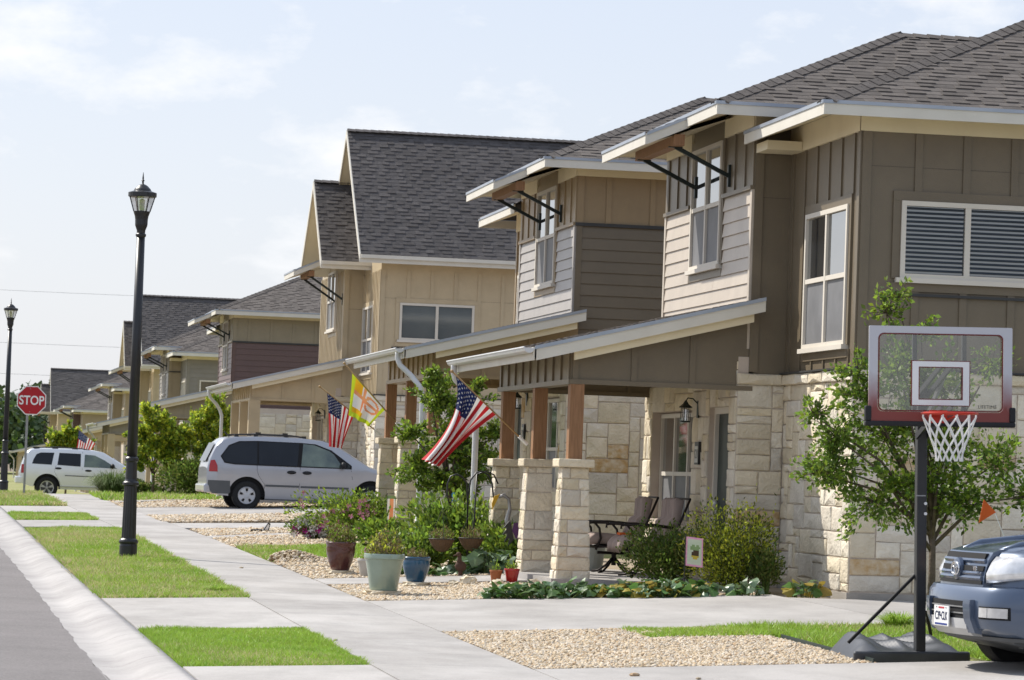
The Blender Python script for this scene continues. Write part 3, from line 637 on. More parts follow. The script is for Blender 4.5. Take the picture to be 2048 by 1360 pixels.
        g.tube([(xo-.085-r, y0g, zo-.012), (xo-.085-r, y1g, zo-.012)], .011, 6)
        s.part(g, 'gutter', gutm, rt)
        yd = yb-.15 if (gut == 'far') else ya+.10
        pxd = X+pil_x-.31; yo = yd+(.28 if gut == 'far' else -.22)
        b = B(); pts = [(xo-.085, yd, zo-.06), (xo-.085, yd, zo-.16), (xo-.05, yd+(yo-yd)*.15, zo-.26), (xo+.12, (yd+yo)/2, zo-.42), (pxd-.05, yo, zo-.58), (pxd, yo, zo-.72), (pxd, yo, zo-1.0), (pxd, yo, Z+.05), (pxd-.05, yo, Z-.03)]
        # smooth the bend
        sm = []
        for i in range(len(pts)-1):
            for k in range(3): t = k/3; sm.append(tuple(pts[i][q]*(1-t)+pts[i+1][q]*t for q in range(3)))
        sm.append(pts[-1]); b.tube(sm, .043, 10); s.part(b, 'downspout', gutm, smooth=True)
        # board band
        bx0, bx1 = X+pil_x+.0-.085+.0, X+xw-.05; zb = Z+cols['bz']; xs0 = X+pil_x-.085
        for k, yy in enumerate((ya+.36, yb-.52)):
            b = B(); b.prism([(xs0, yy, zb), (bx1, yy, zb), (bx1, yy, zi-th-slope*.05), (xs0, yy, zo-th+slope*(xs0-xo))], (0, .14, 0)); bd = s.part(b, 'porch_beam', band)
            if k == 0 or s.lvl == 2:
                x = xs0+.02 if k == 0 else xs0+.3
                while x < bx1-.1:
                    zt2 = zo-th+slope*(x-xo)+.01; b = B(); b.box(x, x+.07, yy-.02, yy+.001, zb+.04, zt2); s.part(b, 'batten', band, bd); x += .72
                b = B(); b.box(xs0-.02, bx1, yy-.035, yy, zb-.012, zb+.045); s.part(b, 'beam_trim', band, bd)
        zt2 = zo-th+slope*(xs0-xo)+.01; b = B(); b.box(xs0+.001, xs0+.14, ya+.5, yb-.52, zb, zt2); bd = s.part(b, 'porch_beam', band)
        yy = ya+.40
        while yy < yb-.5 and s.lvl: b = B(); b.box(xs0-.022, xs0+.001, yy, yy+.045, zb+.045, zt2); s.part(b, 'batten', band, bd); yy += .565 if s.lvl < 2 else .565
        b = B(); b.box(xs0-.03, xs0+.14, ya+.33, yb-.4, zb-.015, zb+.045); s.part(b, 'beam_trim', band, bd)
        b = B(); b.box(X+pil_x-.28, X-.55, ya+.12, yb-.1, Z-.35, Z+pz); s.part(b, 'porch_slab', concrete)
        for u in cols['u']: s.pillar(X+pil_x+.0, s.y(u), Z-.26, Z+cap, zb, post, stonep, pw)
    def lantern(s, x, y, z):
        b = B(); b.box(x-.025, x, y-.05, y+.05, z-.16, z+.12); b.tube([(x-.02, y, z+.07), (x-.10, y, z+.15), (x-.19, y, z+.16), (x-.22, y, z+.10)], .010, 6)
        b.lathe([(.012, .12), (.05, .06), (.10, .02), (.115, .0), (.085, -.005)], (x-.22, y, z), 8); b.lathe([(.082, -.24), (.088, -.235), (.088, -.22), (.082, -.215)], (x-.22, y, z), 8)
        for k in range(6): a = k*math.pi/3; b.tube([(x-.22+.07*math.cos(a), y+.07*math.sin(a), z), (x-.22+.085*math.cos(a), y+.085*math.sin(a), z-.23)], .006, 5)
        k = lambda vv: [(x+(p-x)*.78, y+(q-y)*.78, z+(r_-z)*.78) for p, q, r_ in vv]
        b.v = k(b.v); w = s.part(b, 'wall_lantern', bracketm); b = B(); b.lathe([(.055, -.21), (.06, -.03), (.03, -.01)], (x-.22, y, z), 8); b.v = k(b.v); s.part(b, 'lantern_glass', lampglass, w)
    def plaque(s, x, y, z, t):
        b = B(); b.box(x-.03, x, y-.11, y+.11, z-.14, z+.15); p = s.part(b, 'number_plaque', blackm); b = B(); b.box(x-.034, x-.03, y-.085, y+.085, z-.115, z+.095); s.part(b, 'plaque_face', M('plaque_white', (.62, .62, .58)), p)
        rx, ry, rz = s.root.location; text(t, .17, blackm, 'lettering', p, Matrix.Translation((x-.036-rx, y-ry, z-.01-rz)) @ Matrix.Rotation(-math.pi/2, 4, 'Z') @ FACE_S, .001, .8)

def house(name, label, X0, Y0, m, Z0, style, pal, lvl, porch=True, number=None, gutter='far', depth=11, group=None, porch_post=woodm, stonep=True, pitch=.44):
    h = House(name, label, X0, Y0, m, Z0, pal, lvl, group); X, Z = X0, Z0
    LB = 8.40; ST_ = 2.6; U = .28 if style == 'gable' else 0; GU = .68 if style == 'gable' else 0
    Wm = sorted((h.y(0), h.y(3.25))); Wb = sorted((h.y(3.25), h.y(LB))); zE = 5.62 if style == 'hip' else 5.55+U
    xb = X-.47; xl = X-.60; XE = X+depth
    upm, lowm, sidem, bandm = pal['up'], pal['low'], pal['side'], pal['band']
    # bodies
    b = B(); b.box(X, XE, Wm[0], Wm[1], Z+ST_, Z+zE); h.part(b, 'main_wall', pal['main'])
    b = B(); b.box(X, XE, Wm[0], Wm[1], Z-.05, Z+ST_); h.part(b, 'stone_backing', mortar)
    b = B(); b.box(X-.03, XE, Wm[0]-.03, Wm[1]+.03, Z-.45, Z+.07); h.part(b, 'foundation', foundm)
    b = B(); b.box(xb, XE, Wb[0], Wb[1], Z+ST_-.1, Z+zE+.30); h.part(b, 'bay_wall', pal['bayside'])
    # lower bay wall with recessed door and window
    def ys(a, c): return sorted((h.y(a), h.y(c)))
    ufar = 8.75; rec = .16
    segs = [(3.25, 3.6, 0, ST_), (3.6, 4.74, 2.2, ST_), (4.74, 5.66, 0, ST_), (5.66, 8.25, 2.18, ST_), (5.66, 8.25, 0, .55), (8.25, ufar, 0, ST_)]
    b = B()
    for a, c, z0, z1 in segs: q = ys(a, c); b.box(xl, xl+rec+.02, q[0], q[1], Z+z0, Z+z1+.2)
    q = ys(3.25, ufar); b.box(xl+rec, XE, q[0]+.001, q[1]-.001, Z-.1, Z+ST_+.2); h.part(b, 'entry_wall', mortar)
    # cladding: stone
    R = h.R
    if m == 1: h.stone('S', h.y(0), X, X+(6.0 if lvl == 2 else 2.2), Z+.08, Z+ST_-.13) if lvl else None
    if lvl:
        if lvl == 2 and m == 1 or lvl == 2: h.stone('W', X, Wm[0], Wm[1], Z+.08, Z+ST_-.13, cell=(.16, .095))
        if m == 1: h.stone('S', h.y(3.25), xl, X-.02, Z+.08, Z+ST_-.13)
        else: h.stone('S', h.y(ufar), xl, X+2.6, Z-.3, Z+ST_+.05, cell=(.17, .11), rust=.05)
        for a, c, z0, z1 in segs:
            q = ys(a, c)
            if lvl == 2: h.stone('W', xl, q[0], q[1], Z+z0, Z+z1+.15, cell=(.16, .11))
        # cap course of the stone base
        for face, c, a0, a1 in ((('S', h.y(0), X-.04, X+6.0),) if m == 1 else ())+(('W', X, Wm[0]-.04, Wm[1]),)+((('S', h.y(3.25), xl-.02, X-.05),) if m == 1 else ()):
            n = max(1, round((a1-a0)/.62))
            for i in range(n): h.block(face, c, a0+(a1-a0)*i/n+.004, a0+(a1-a0)*(i+1)/n-.004, Z+ST_-.13, Z+ST_-.004, 0, dep=.062)
        b = B(); b.box(X-.085, XE, Wm[0]-.085, Wm[1], Z+ST_, Z+ST_+.02); h.part(b, 'ledge_flashing', ledgem)
    # door and front window
    q = ys(3.6, 4.74); d = B(); d.box(xl+rec-.05, xl+rec, q[0]+.07, q[1]-.07, Z+.05, Z+2.12); dr = h.part(d, 'door', doorm)
    d = B(); d.box(xl+.06, xl+rec, q[0], q[0]+.07, Z+.03, Z+2.2); d.box(xl+.06, xl+rec, q[1]-.07, q[1], Z+.03, Z+2.2); d.box(xl+.06, xl+rec, q[0]+.07, q[1]-.07, Z+2.12, Z+2.2); h.part(d, 'door_frame', framem, dr)
    d = B(); d.ball((xl+rec-.09, q[1]-.15, Z+1.0), .03); h.part(d, 'handle', gutm, dr)
    q = ys(5.66, 8.25); h.window('W', xl+rec, q[0]+.02, q[1]-.02, Z+.56, Z+2.16, 3, 2, sill=False)
    if lvl: h.lantern(xl-.02, h.y(5.3), Z+2.2)
    if number: h.plaque(xl-.03, h.y(5.18), Z+1.62, number)
    # upper walls
    z0 = Z+ST_+.02
    if m == 1:
        op = [(X+.38, X+2.3, Z+3.5+U, Z+4.62+U)]
        if pal.get('mainlap'): h.lap('S', h.y(0), X, X+3.4, z0, Z+5.29, pal['main'], .17, [(X+.47, X+2.05, Z+3.6, Z+4.56)])
        else:
            h.battens('S', h.y(0), X, X+6.5, z0, Z+5.29+U, pal['main'], .565, op, (1, 0), X+.66, .085)
            if lvl == 2:
                for zz in (4.72,): b = B(); h.fb(b, 'S', h.y(0), X+.1, X+3.6, Z+zz+.18, Z+zz+.184, -.002, .003); h.part(b, 'panel_joint', jointm)
        h.window('S', h.y(0), X+.47, X+(2.25 if U else 2.03), Z+3.64+U, Z+4.52+U, 2, 1, blinds=(lvl == 2 and style == 'hip'), trim=pal['main'], screen=False, pane=reflg if style != 'hip' else None)
        b = B(); b.box(X+.3, X+2.2, h.y(0)-.05, h.y(0), Z+3.44+U, Z+3.47+U); h.part(b, 'ledge_flashing', ledgem)
        wq = (h.y(.40+GU), h.y(2.35+GU)); h.battens('W', X, Wm[0], Wm[1], z0, Z+5.29+U, pal['main'], .565 if not U else .28, [(wq[0]-.1, wq[1]+.1, Z+2.83+U, Z+4.6+U)], (1, 1), h.y(0)+.30, .05)
        h.window('W', X, wq[0], wq[1], Z+2.88+U, Z+4.49+U, 2, 2, trim=pal['main'])
        yn = h.y(3.25); b = B(); h.fb(b, 'S', yn, xb, xb+.105, z0, Z+5.6, -.002, .024); h.part(b, 'corner_board', pal['bayside'])
        if lvl == 2: b = B(); h.fb(b, 'S', yn, xb+.105, X, Z+4.75, Z+4.756, -.002, .002); h.part(b, 'panel_joint', jointm)
        if pal.get('bayband'): b = B(); h.fb(b, 'S', yn, xb, X, Z+4.86, Z+4.90, 0, .05); h.part(b, 'band_trim', ledgem)
    else:
        yn = h.y(LB); z1 = Z+5.62; zb_ = Z+4.86
        h.battens('S', yn, xb, XE-7, zb_+.03, z1, upm, .70, (), (1, 0), xb+.50, .085)
        h.lap('S', yn, xb, XE-7 if lvl else XE-8, z0-.1, zb_-.02, sidem, .185)
        b = B(); h.fb(b, 'S', yn, xb-.02, XE-7, zb_-.02, zb_+.03, 0, .05); h.part(b, 'band_trim', ledgem)
        h.battens('W', X, Wm[0], Wm[1], z0, Z+5.29, pal['main'], .565, (), (0, 1))
        wq = (h.y(2.35), h.y(.40)); h.window('W', X, wq[0], wq[1], Z+2.88, Z+4.49, 2, 2, trim=pal['main'])
    # bay front: battens above a lap-sided base, twin window under the awning
    wa, wb2 = Wb[0]+1.70, Wb[0]+3.45; zt0, zt1 = Z+4.02+U, Z+5.60+U-(.1 if U else 0); ztrim = Z+4.87
    op = [(wa-.1, wb2+.1, zt0-.15, Z+5.9)]
    if pal.get('allbatten'): h.battens('W', xb, Wb[0], Wb[1], Z+ST_+.3, Z+5.7, upm, .30 if lvl == 2 else .565, op)
    else:
        h.battens('W', xb, Wb[0], Wb[1], ztrim+.03, Z+5.7, upm, .565, op, (1, 1))
        h.lap('W', xb, Wb[0], Wb[1], Z+ST_+.3, ztrim-.02, lowm, .165, [(wa-.1, wb2+.1, zt0-.13, Z+6)])
        if lvl:
            for p0, p1 in ((Wb[0]-.0, wa-.1), (wb2+.1, Wb[1])): b = B(); h.fb(b, 'W', xb, p0, p1, ztrim-.02, ztrim+.03, 0, .055); h.part(b, 'band_trim', upm)
    h.window('W', xb, wa, wb2, zt0, zt1, 2, 2, trim=upm if not pal.get('allbatten') else None)
    if style == 'hip':
        # bay wing roof
        y0, y1 = (Wb[0]-.6, Wb[1]+.35) if m == 1 else (Wb[0]-.6, Wb[1]+.5)
        h.hiproof(xb-.62, XE, y0, y1, Z+5.83, pitch, .15, pal['roof'])
        h.soffit(xb-.62, XE, y0, y1, xb, Wb[0], Wb[1], Z+5.83, pitch)
        for face, c, a0, a1 in (('W', xb, Wb[0], wa-.1), ('W', xb, wb2+.1, Wb[1]), ('S', Wb[0], xb-.02, XE if m == -1 else X)):
            b = B(); h.fb(b, face, c, a0, a1, Z+5.62, Z+5.92, 0, .035); h.part(b, 'frieze', sofm)
        # main wing roof, lower
        y0m, y1m = (Wm[0]-.6, Wm[1]+2.6) if m == 1 else (Wm[0]-2.6, Wm[1]+.6)
        hh = (y1m-y0m)/2
        b = B(); x0 = X-.6; z = Z+5.54
        if m == 1: h.hiproof(x0, XE, y0m, Wm[1]+5.0, z, pitch, .15, pal['roof'], clip=(1, Wm[1]-.002, X+.6))
        else: h.hiproof(x0, XE, Wm[0]-4.6, y1m, z, pitch, .15, pal['roof'], clip=(-1, Wm[0]+.002, X+.6))
        ya, yb = (y0m, Wm[1]-.0) if m == 1 else (Wm[0], y1m)
        zf = z-.14; dz = pitch*.6*.82; b = B()
        wy0, wy1 = (Wm[0], Wm[1]) if m == 1 else (Wm[0], Wm[1])
        b.add([(x0, ya, zf), (x0, yb, zf), (X, wy1 if m == -1 else yb, zf+dz), (X, wy0 if m == 1 else ya, zf+dz)], [(0, 1, 2, 3)])
        if m == 1: b.add([(x0, ya, zf), (XE, ya, zf), (XE, wy0, zf+dz), (X, wy0, zf+dz)], [(3, 2, 1, 0)])
        h.part(b, 'soffit', sofm)
        b = B(); h.fb(b, 'W', X, Wm[0]-.03, Wm[1], Z+5.29, Z+5.60, 0, .035); h.part(b, 'frieze', sofm)
        if m == 1:
            b = B(); h.fb(b, 'S', h.y(0), X-.035, XE, Z+5.29, Z+5.60, .0, .033); h.part(b, 'frieze', sofm)
            b = B(); h.fb(b, 'S', h.y(3.25), xb, X-.04, Z+5.29, Z+5.40, 0.03, .6); h.part(b, 'soffit_return', sofm)
        xo = xb-.62-.52; a0, a1 = (Wb[0]+1.1, Wb[0]+3.9)
        h.awning(xb-.60, xo, a0, a1, Z+5.83-.022-pitch*.52, pitch, xb, Z+5.12, mat=pal['roof'])
        if m == 1 and lvl == 2: b = B(); b.lathe([(.06, -.3), (.06, .42), (.085, .43), (.085, .50), (.02, .53)], (X+.78, Wb[1]-.45, Z+5.83+pitch*.8), 10); h.part(b, 'vent_pipe', gutm)
    else:
        P = .885
        def gable(x0, x1, ya, yb, z, wallx, wy0, wy1, nm):
            ym, hf = (ya+yb)/2, (yb-ya)/2; zr = z+P*hf; b = B(); t = .10
            b.add([(x0, ya, z), (x1, ya, z), (x1, ym, zr), (x0, ym, zr), (x0, yb, z), (x1, yb, z), (x0, ya, z-t), (x1, ya, z-t), (x1, ym, zr-t), (x0, ym, zr-t), (x0, yb, z-t), (x1, yb, z-t)],
                  [(0, 1, 2, 3), (3, 2, 5, 4), (0, 3, 9, 6), (3, 4, 10, 9), (6, 9, 8, 7), (9, 10, 11, 8), (0, 6, 7, 1), (4, 5, 11, 10), (1, 7, 8, 2), (2, 8, 11, 5)]); h.part(b, 'roof', deckm)
            sl = math.hypot(1, P); W_ = min(x1-x0, 13); h.shingle((x0, ya, z), (1, 0, 0), (0, 1/sl, P/sl), [(0, 0), (W_, 0), (W_, hf*sl), (0, hf*sl)], pal['roof'])
            h.caps((x0, ym, zr+.01), (min(x1, x0+13), ym, zr+.01), .15, ledgem if False else pal['roof'])
            b = B(); b.prism([(x0-.025, ya-.02, z-.19), (x0-.025, ym, zr-.19), (x0-.025, yb+.02, z-.19), (x0-.025, yb+.02, z+.0), (x0-.025, ym, zr+.0), (x0-.025, ya-.02, z)], (.025, 0, 0)); h.part(b, 'rake_board', fasm)
            b = B(); b.box(x0, x1, ya-.025, ya, z-.19, z-.004); b.box(x0, x1, ya-.10, ya-.026, z-.09, z-.006); h.part(b, 'fascia', fasm)
            b = B(); b.add([(x0, ya, z-.18), (x1, ya, z-.18), (x1, wy0, z-.14), (x0, wy0, z-.14)], [(3, 2, 1, 0)]); h.part(b, 'soffit', sofm)
            # gable end wall
            b = B(); zz = z-.12; b.prism([(wallx, wy0, zz), (wallx, wy1, zz), (wallx, ym+.0, zz+P*(ym-wy0)+.02)], (.12, 0, 0)) if True else 0; h.part(b, 'gable_wall', upm)
            b = B(); b.prism([(x0, ya+.02, z-.14), (x0, ym, zr-.14), (wallx, ym, zr-.14), (wallx, ya+.02, z-.14)], (0, 0, .012)); b.prism([(x0, yb-.02, z-.14), (x0, ym, zr-.14), (wallx, ym, zr-.14), (wallx, yb-.02, z-.14)], (0, 0, .012)); h.part(b, 'rake_soffit', sofm)
        yl, yh = h.y(0)-m*.6, h.y(LB)+m*-1.7
        ya, yb = sorted((yl, yl+m*7.35)); wy = (ya+.6, yb-.6)
        gable(X-.58, XE+3, ya, yb, Z+5.62+.25, X+.02, *wy, 'main')
        ya2, yb2 = sorted((h.y(2.0), h.y(2.0+4.75)))
        gable(xb-.74, X+2.0, ya2, yb2, Z+5.56+.28, xb+.02, ya2+.55, yb2-.55, 'bay')
        a0 = ya2+1.3; h.awning(xb-.60, xb-1.25, a0, a0+2.3, Z+5.62+.28-.25, .44, xb, Z+4.72+U, mat=pal['roof'])
    if porch:
        u0, u1 = (2.9, 9.0) if m == 1 else (2.75, 9.0)
        cu = [3.32, 5.85, 8.35] if m == 1 else [8.15, 5.55, 3.05]
        PZ = {1: .04, -1: -.14}[m]; h.porch(u0, u1, -3.18, 2.80 if style == 'hip' else 2.83, .25, -.37 if m == 1 else -.38, PZ, {'u': cu, 'bz': 2.40 if style == 'hip' else 2.44}, bandm, porch_post, stonep, gutter, pil_x=-2.58, mat=pal['roof'], pw=.17 if stonep else .27)
    return h
P1 = dict(up=taupe, low=beige, side=taupe, main=taupe, bayside=taupe, band=taupe, roof=shin2)
P2 = dict(up=tan, low=greyb_lit, side=greyb, main=tan, bayside=tan, band=tan, roof=shin2)
P3 = dict(up=cream, low=cream, side=cream, main=cream, bayside=cream, band=cream, roof=shin, allbatten=True)
P4 = dict(up=olive, low=maroon, side=maroon, main=olive, bayside=olive, band=olive, roof=shin2)
P5 = dict(up=greyl, low=greyl, side=greyl, main=greyl, bayside=ochre, band=greyl, roof=shin2, mainlap=True, bayband=True)
P6 = dict(up=cream, low=cream, side=cream, main=cream, bayside=cream, band=cream, roof=shin, allbatten=True)
P7 = dict(up=ochre, low=greyl, side=ochre, main=ochre, bayside=ochre, band=ochre, roof=shin2)
P8 = dict(up=ochre, low=maroon, side=ochre, main=ochre, bayside=maroon, band=ochre, roof=shin2)
import os
HOUSES = [
 ('house', 'nearest house on the right, taupe batten upper storey over pale limestone, behind the basketball hoop', 10.25, 38.3, 1, .58, 'hip', P1, 2, '121', 'far'),
 ('house', 'second house, tan battens over grey-brown lap siding, with two flags on its porch', 10.25, 61.95, -1, .93, 'hip', P2, 2, '119', 'near'),
 ('house', 'tall cream house with two steep gables and cream porch columns behind the silver minivan', 10.32, 81.9, 1, 1.05, 'gable', P3, 2, None, 'far'),
 ('house', 'house with maroon lap siding below olive battens, past the cream gabled house', 9.72, 118.4, -1, .92, 'hip', P4, 1, None, 'near'),
 ('house', 'small far house with grey lap siding, just past the maroon-sided house', 9.42, 132., 1, .56, 'hip', P5, 1, None, 'far'),
 ('house', 'far cream house with steep dark gables partly hidden by the near lamp post', 9.72, 157., 1, .42, 'gable', P6, 1, None, 'far'),
 ('house', 'far ochre house with low hip roofs just left of the near lamp post', 9.95, 184., 1, .24, 'hip', P7, 0, None, 'far'),
 ('house', 'distant house with hip roofs and a maroon wall patch above the white suv', 9.5, 225., 1, -.35, 'hip', P8, 0, None, 'far'),
 ('house', 'farthest gabled house, leftmost roof just right of the stop sign', 9.25, 262., 1, -.3, 'gable', P6, 0, None, 'far')]
HS = []
for (nm, lb, X0, Y0, m_, Z0, st, pal, lvl, num, gt) in HOUSES:
    hs = house(nm, lb, X0, Y0, m_, Z0, st, pal, lvl, number=num, gutter=gt, porch_post=woodm if lvl == 2 and st == 'hip' else cream, stonep=not (st == 'gable' or lvl < 2)); hs.flush(); HS.append(hs)
#@@OBJECTS
# ------------------------------------------------------------------ street furniture
signred = M('sign_red', (.42, .012, .02), (.38, .012, .018), 3, .4); whitep = M('white_paint', (.78, .78, .77), (.74, .74, .73), 3, .5); galv = M('galvanised_steel', (.33, .33, .33), (.25, .25, .25), 8, .45, metal=.5)
def street_lamp(x, y, z, label):
    t = thing('street_lamp', label, 'street lamp', (x, y, z), group='black street lamps along the parkway')
    b = B(); b.lathe([(.128, -.1), (.128, .16), (.122, .19), (.135, .20), (.14, .225), (.128, .25), (.108, .27)], (x, y, z), 24); b.obj('base', blackm, t, smooth=False)
    b = B(); b.lathe([(.104, .27), (.092, 1.02)], (x, y, z), 32, flute=.07); b.obj('fluted_shaft', blackm, t)
    b = B(); b.lathe([(.10, 1.02), (.118, 1.035), (.118, 1.07), (.096, 1.09), (.085, 1.12), (.078, 1.36), (.095, 1.38), (.095, 1.42), (.077, 1.44)], (x, y, z), 24); b.obj('collar', blackm, t)
    b = B(); b.lathe([(.077, 1.44), (.060, 4.62)], (x, y, z), 20); b.obj('pole', blackm, t, smooth=True)
    b = B(); b.lathe([(.060, 4.60), (.075, 4.62), (.075, 4.645), (.060, 4.66), (.062, 4.70), (.085, 4.76), (.09, 4.78), (.092, 4.86), (.10, 4.91), (.115, 4.95), (.12, 4.975)], (x, y, z), 20); b.obj('lamp_holder', blackm, t)
    b = B(); b.lathe([(.112, 4.975), (.178, 5.19)], (x, y, z), 6); b.obj('lamp_glass', lampglass, t)
    b = B(); b.lathe([(.035, 4.97), (.04, 5.14), (.01, 5.16)], (x, y, z), 10); b.obj('bulb', M('frosted_bulb', (.75, .73, .68)), t)
    for k in range(6):
        a = k*math.pi/3; b = B(); b.tube([(x+.116*math.cos(a), y+.116*math.sin(a), z+4.97), (x+.184*math.cos(a), y+.184*math.sin(a), z+5.2)], .008, 5); b.obj('lamp_rib', blackm, t)
    b = B(); b.lathe([(.19, 5.18), (.205, 5.19), (.205, 5.245), (.19, 5.25), (.13, 5.27), (.115, 5.30), (.07, 5.345), (.035, 5.365)], (x, y, z), 24); b.obj('lamp_cap', blackm, t)
    b = B(); b.lathe([(.03, 5.36), (.014, 5.375), (.014, 5.41), (.026, 5.42), (.012, 5.435), (.012, 5.46), (.003, 5.54)], (x, y, z), 10); b.obj('finial', blackm, t)
street_lamp(2.86, 50.53, .475, 'tall black lamp post on the green parkway grass, nearest one in front')
street_lamp(2.13, 102.2, .95, 'black lamp post at the far left edge behind the stop sign')
t = thing('stop_sign', 'red octagonal stop sign on a thin grey pole in parkway grass', 'road sign', (2.45, 92, .88))
b = B(); b.box(2.42, 2.48, 91.985, 92.015, .6, 3.78); b.obj('pole', galv, t)
cx, cy, cz = 2.545, 91.95, 3.38; oc = lambda r, yy: [(cx+r*math.cos(math.pi/8+k*math.pi/4), yy, cz+r*math.sin(math.pi/8+k*math.pi/4)) for k in range(8)]
b = B(); b.prism(oc(.405, cy), (0, .01, 0)); b.obj('sign_border', whitep, t); b = B(); b.prism(oc(.378, cy-.004), (0, .004, 0)); b.obj('sign_face', signred, t)
text('STOP', .33, whitep, 'lettering', t, Matrix.Translation((cx-2.45, cy-.006-92, cz-.01-.88)) @ FACE_S, .001, .82, .006)
for z in (3.08, 3.68): b = B(); b.lathe([(.012, -.012), (.012, -.001)], (cx-.04, cy, z), 8, 'y'); b.obj('bolt', galv, t)
# basketball hoop
def hoop():
    px, py, pz = 8.2, 28.3, .43
    t = thing('basketball_hoop', 'portable basketball hoop with clear backboard and white net, beside the blue suv', 'basketball hoop', (px, py, pz))
    basem = M('black_plastic', (.035, .037, .042), (.05, .052, .058), 6, .38, spec=.5)
    # moulded ballast base: height field with scooped ridges
    b = B(); nx, ny = 44, 26; xa, xb_ = 7.62, 8.62; ya, yb = 28.22, 29.5
    for j in range(ny+1):
        for i in range(nx+1):
            u, v = i/nx, j/ny; w = 1-.34*v*0; uu = .5+(u-.5)*(1-.22*v)
            x = xa+(xb_-xa)*uu; y = ya+(yb-ya)*v; e = min(u, 1-u)*5; e2 = min(v+.10, 1-v)*4; h = .13*min(1, e*1.2)**.6*min(1, e2)**.5*(.75+.45*v)
            h += .055*math.sin(min(u, 1-u)*2*math.pi*1.6+1.0)*min(1, e2)*min(1, e)*(1 if v > .12 else v/.12); h += .05*math.sin((u*2.6+v*1.3)*math.pi*2)**2*min(1, max(0, v-.15)*4)*min(1, e)
            b.v.append((x, y, pz-.01+max(.0, h)))
    b.f = [(j*(nx+1)+i, j*(nx+1)+i+1, (j+1)*(nx+1)+i+1, (j+1)*(nx+1)+i) for j in range(ny) for i in range(nx)]; b.mi = [0]*len(b.f)
    o = b.obj('ballast_base', basem, t, smooth=True)
    b = B(); b.box(xa+.0, xb_-.0, ya-.005, ya+.05, pz-.06, pz+.055); bevel(b.obj('base_rim', basem, t), .02, 3)
    b = B(); b.box(px-.042, px+.042, py-.05, py+.035, pz-.01, pz+2.25); bevel(b.obj('pole', blackm, t), .008, 2)
    b = B(); b.box(px-.1, px+.1, py-.055, py+.06, pz-.02, pz+.05); b.tube([(px-.13, py, pz+.03), (px+.16, py, pz+.03)], .02, 8); b.obj('axle', blackm, t)
    for k in (0, 1): b = B(); b.lathe([(.013, -.012), (.013, 0)], (px+.028, py-.051, pz+1.2+.085*k), 10, 'y'); b.obj('bolt', whitep, t)
    b = B(); b.box(px-.05, px+.03, py-.0515, py-.0505, pz+1.345, pz+1.355); b.obj('pole_mark', galv, t)
    for q in ((px-.60, ya+.12, pz+.12), (px+.42, yb-.1, pz+.14)): b = B(); b.tube([(px-.0, py+.02, pz+.72), q], .015, 8); b.obj('brace', M('matt_black', (.015, .015, .016), rough=.7, spec=.2), t)
    # backboard
    bx0, bx1, z0, z1, by = 7.585, 8.80, 2.37, 3.17, 27.72
    redf = bpy.data.materials.new('backboard_print'); redf.use_nodes = True; nt = redf.node_tree; p = nt.nodes['Principled BSDF']; p.inputs['Roughness'].default_value = .35
    g = N(nt, 'ShaderNodeTexCoord'); sp = N(nt, 'ShaderNodeSeparateXYZ'); mr = N(nt, 'ShaderNodeMapRange'); mr.inputs[1].default_value = 2.42-pz; mr.inputs[2].default_value = 2.92-pz
    nz = N(nt, 'ShaderNodeTexNoise'); nz.inputs['Scale'].default_value = 5; nz.inputs['Detail'].default_value = 6; nz.inputs['Distortion'].default_value = 2; ad = N(nt, 'ShaderNodeMath', operation='MULTIPLY_ADD'); ad.inputs[1].default_value = .35; 
    cr2 = N(nt, 'ShaderNodeValToRGB'); cr2.color_ramp.elements[0].color = (.20, .035, .028, 1); cr2.color_ramp.elements[1].color = (.50, .50, .53, 1); cr2.color_ramp.elements[0].position = .3; cr2.color_ramp.elements[1].position = .95
    nt.links.new(g.outputs['Object'], sp.inputs[0]); nt.links.new(sp.outputs[2], mr.inputs[0]); nt.links.new(g.outputs['Object'], nz.inputs[0]); nt.links.new(nz.outputs[0], ad.inputs[0]); nt.links.new(mr.outputs[0], ad.inputs[2]); nt.links.new(ad.outputs[0], cr2.inputs[0]); nt.links.new(cr2.outputs[0], p.inputs[0])
    bb = B(); bb.box(bx0+.03, bx1-.03, by+.001, by+.012, z0+.05, z1-.03); board = bb.obj('backboard', acryl, t)
    def rrect(x0, x1, z0, z1, r, n=6):
        P = []
        for (cx_, cz_, a0) in ((x1-r, z1-r, 0), (x0+r, z1-r, 90), (x0+r, z0+r, 180), (x1-r, z0+r, 270)):
            for k in range(n+1): a = math.radians(a0+90*k/n); P.append((cx_+r*math.cos(a), cz_+r*math.sin(a)))
        return P
    def ring(bld, O, I, y0, y1):
        n = len(O); vs = [(x, y0, z) for x, z in O]+[(x, y0, z) for x, z in I]+[(x, y1, z) for x, z in O]+[(x, y1, z) for x, z in I]; fs = []
        for k in range(n): q = (k+1) % n; fs += [(k, n+k, n+q, q), (2*n+k, 2*n+q, 3*n+q, 3*n+k), (k, q, 2*n+q, 2*n+k), (n+k, 3*n+k, 3*n+q, n+q)]
        bld.add(vs, fs)
    bb = B(); ring(bb, rrect(bx0, bx1, z0+.02, z1, .012), rrect(bx0+.075, bx1-.075, z0+.10, z1-.065, .04), by-.012, by); bb.obj('printed_border', redf, board)
    bb = B(); ring(bb, rrect(bx0+.078, bx1-.078, z0+.103, z1-.058, .045), rrect(bx0+.088, bx1-.088, z0+.113, z1-.068, .04), by-.014, by-.0125); bb.obj('border_line', M('maroon_line', (.16, .03, .03)), board)
    ix0, ix1, iz0, iz1 = px-.165, px+.325, z0+.155, z0+.515
    ix0, ix1 = 7.95, 8.435
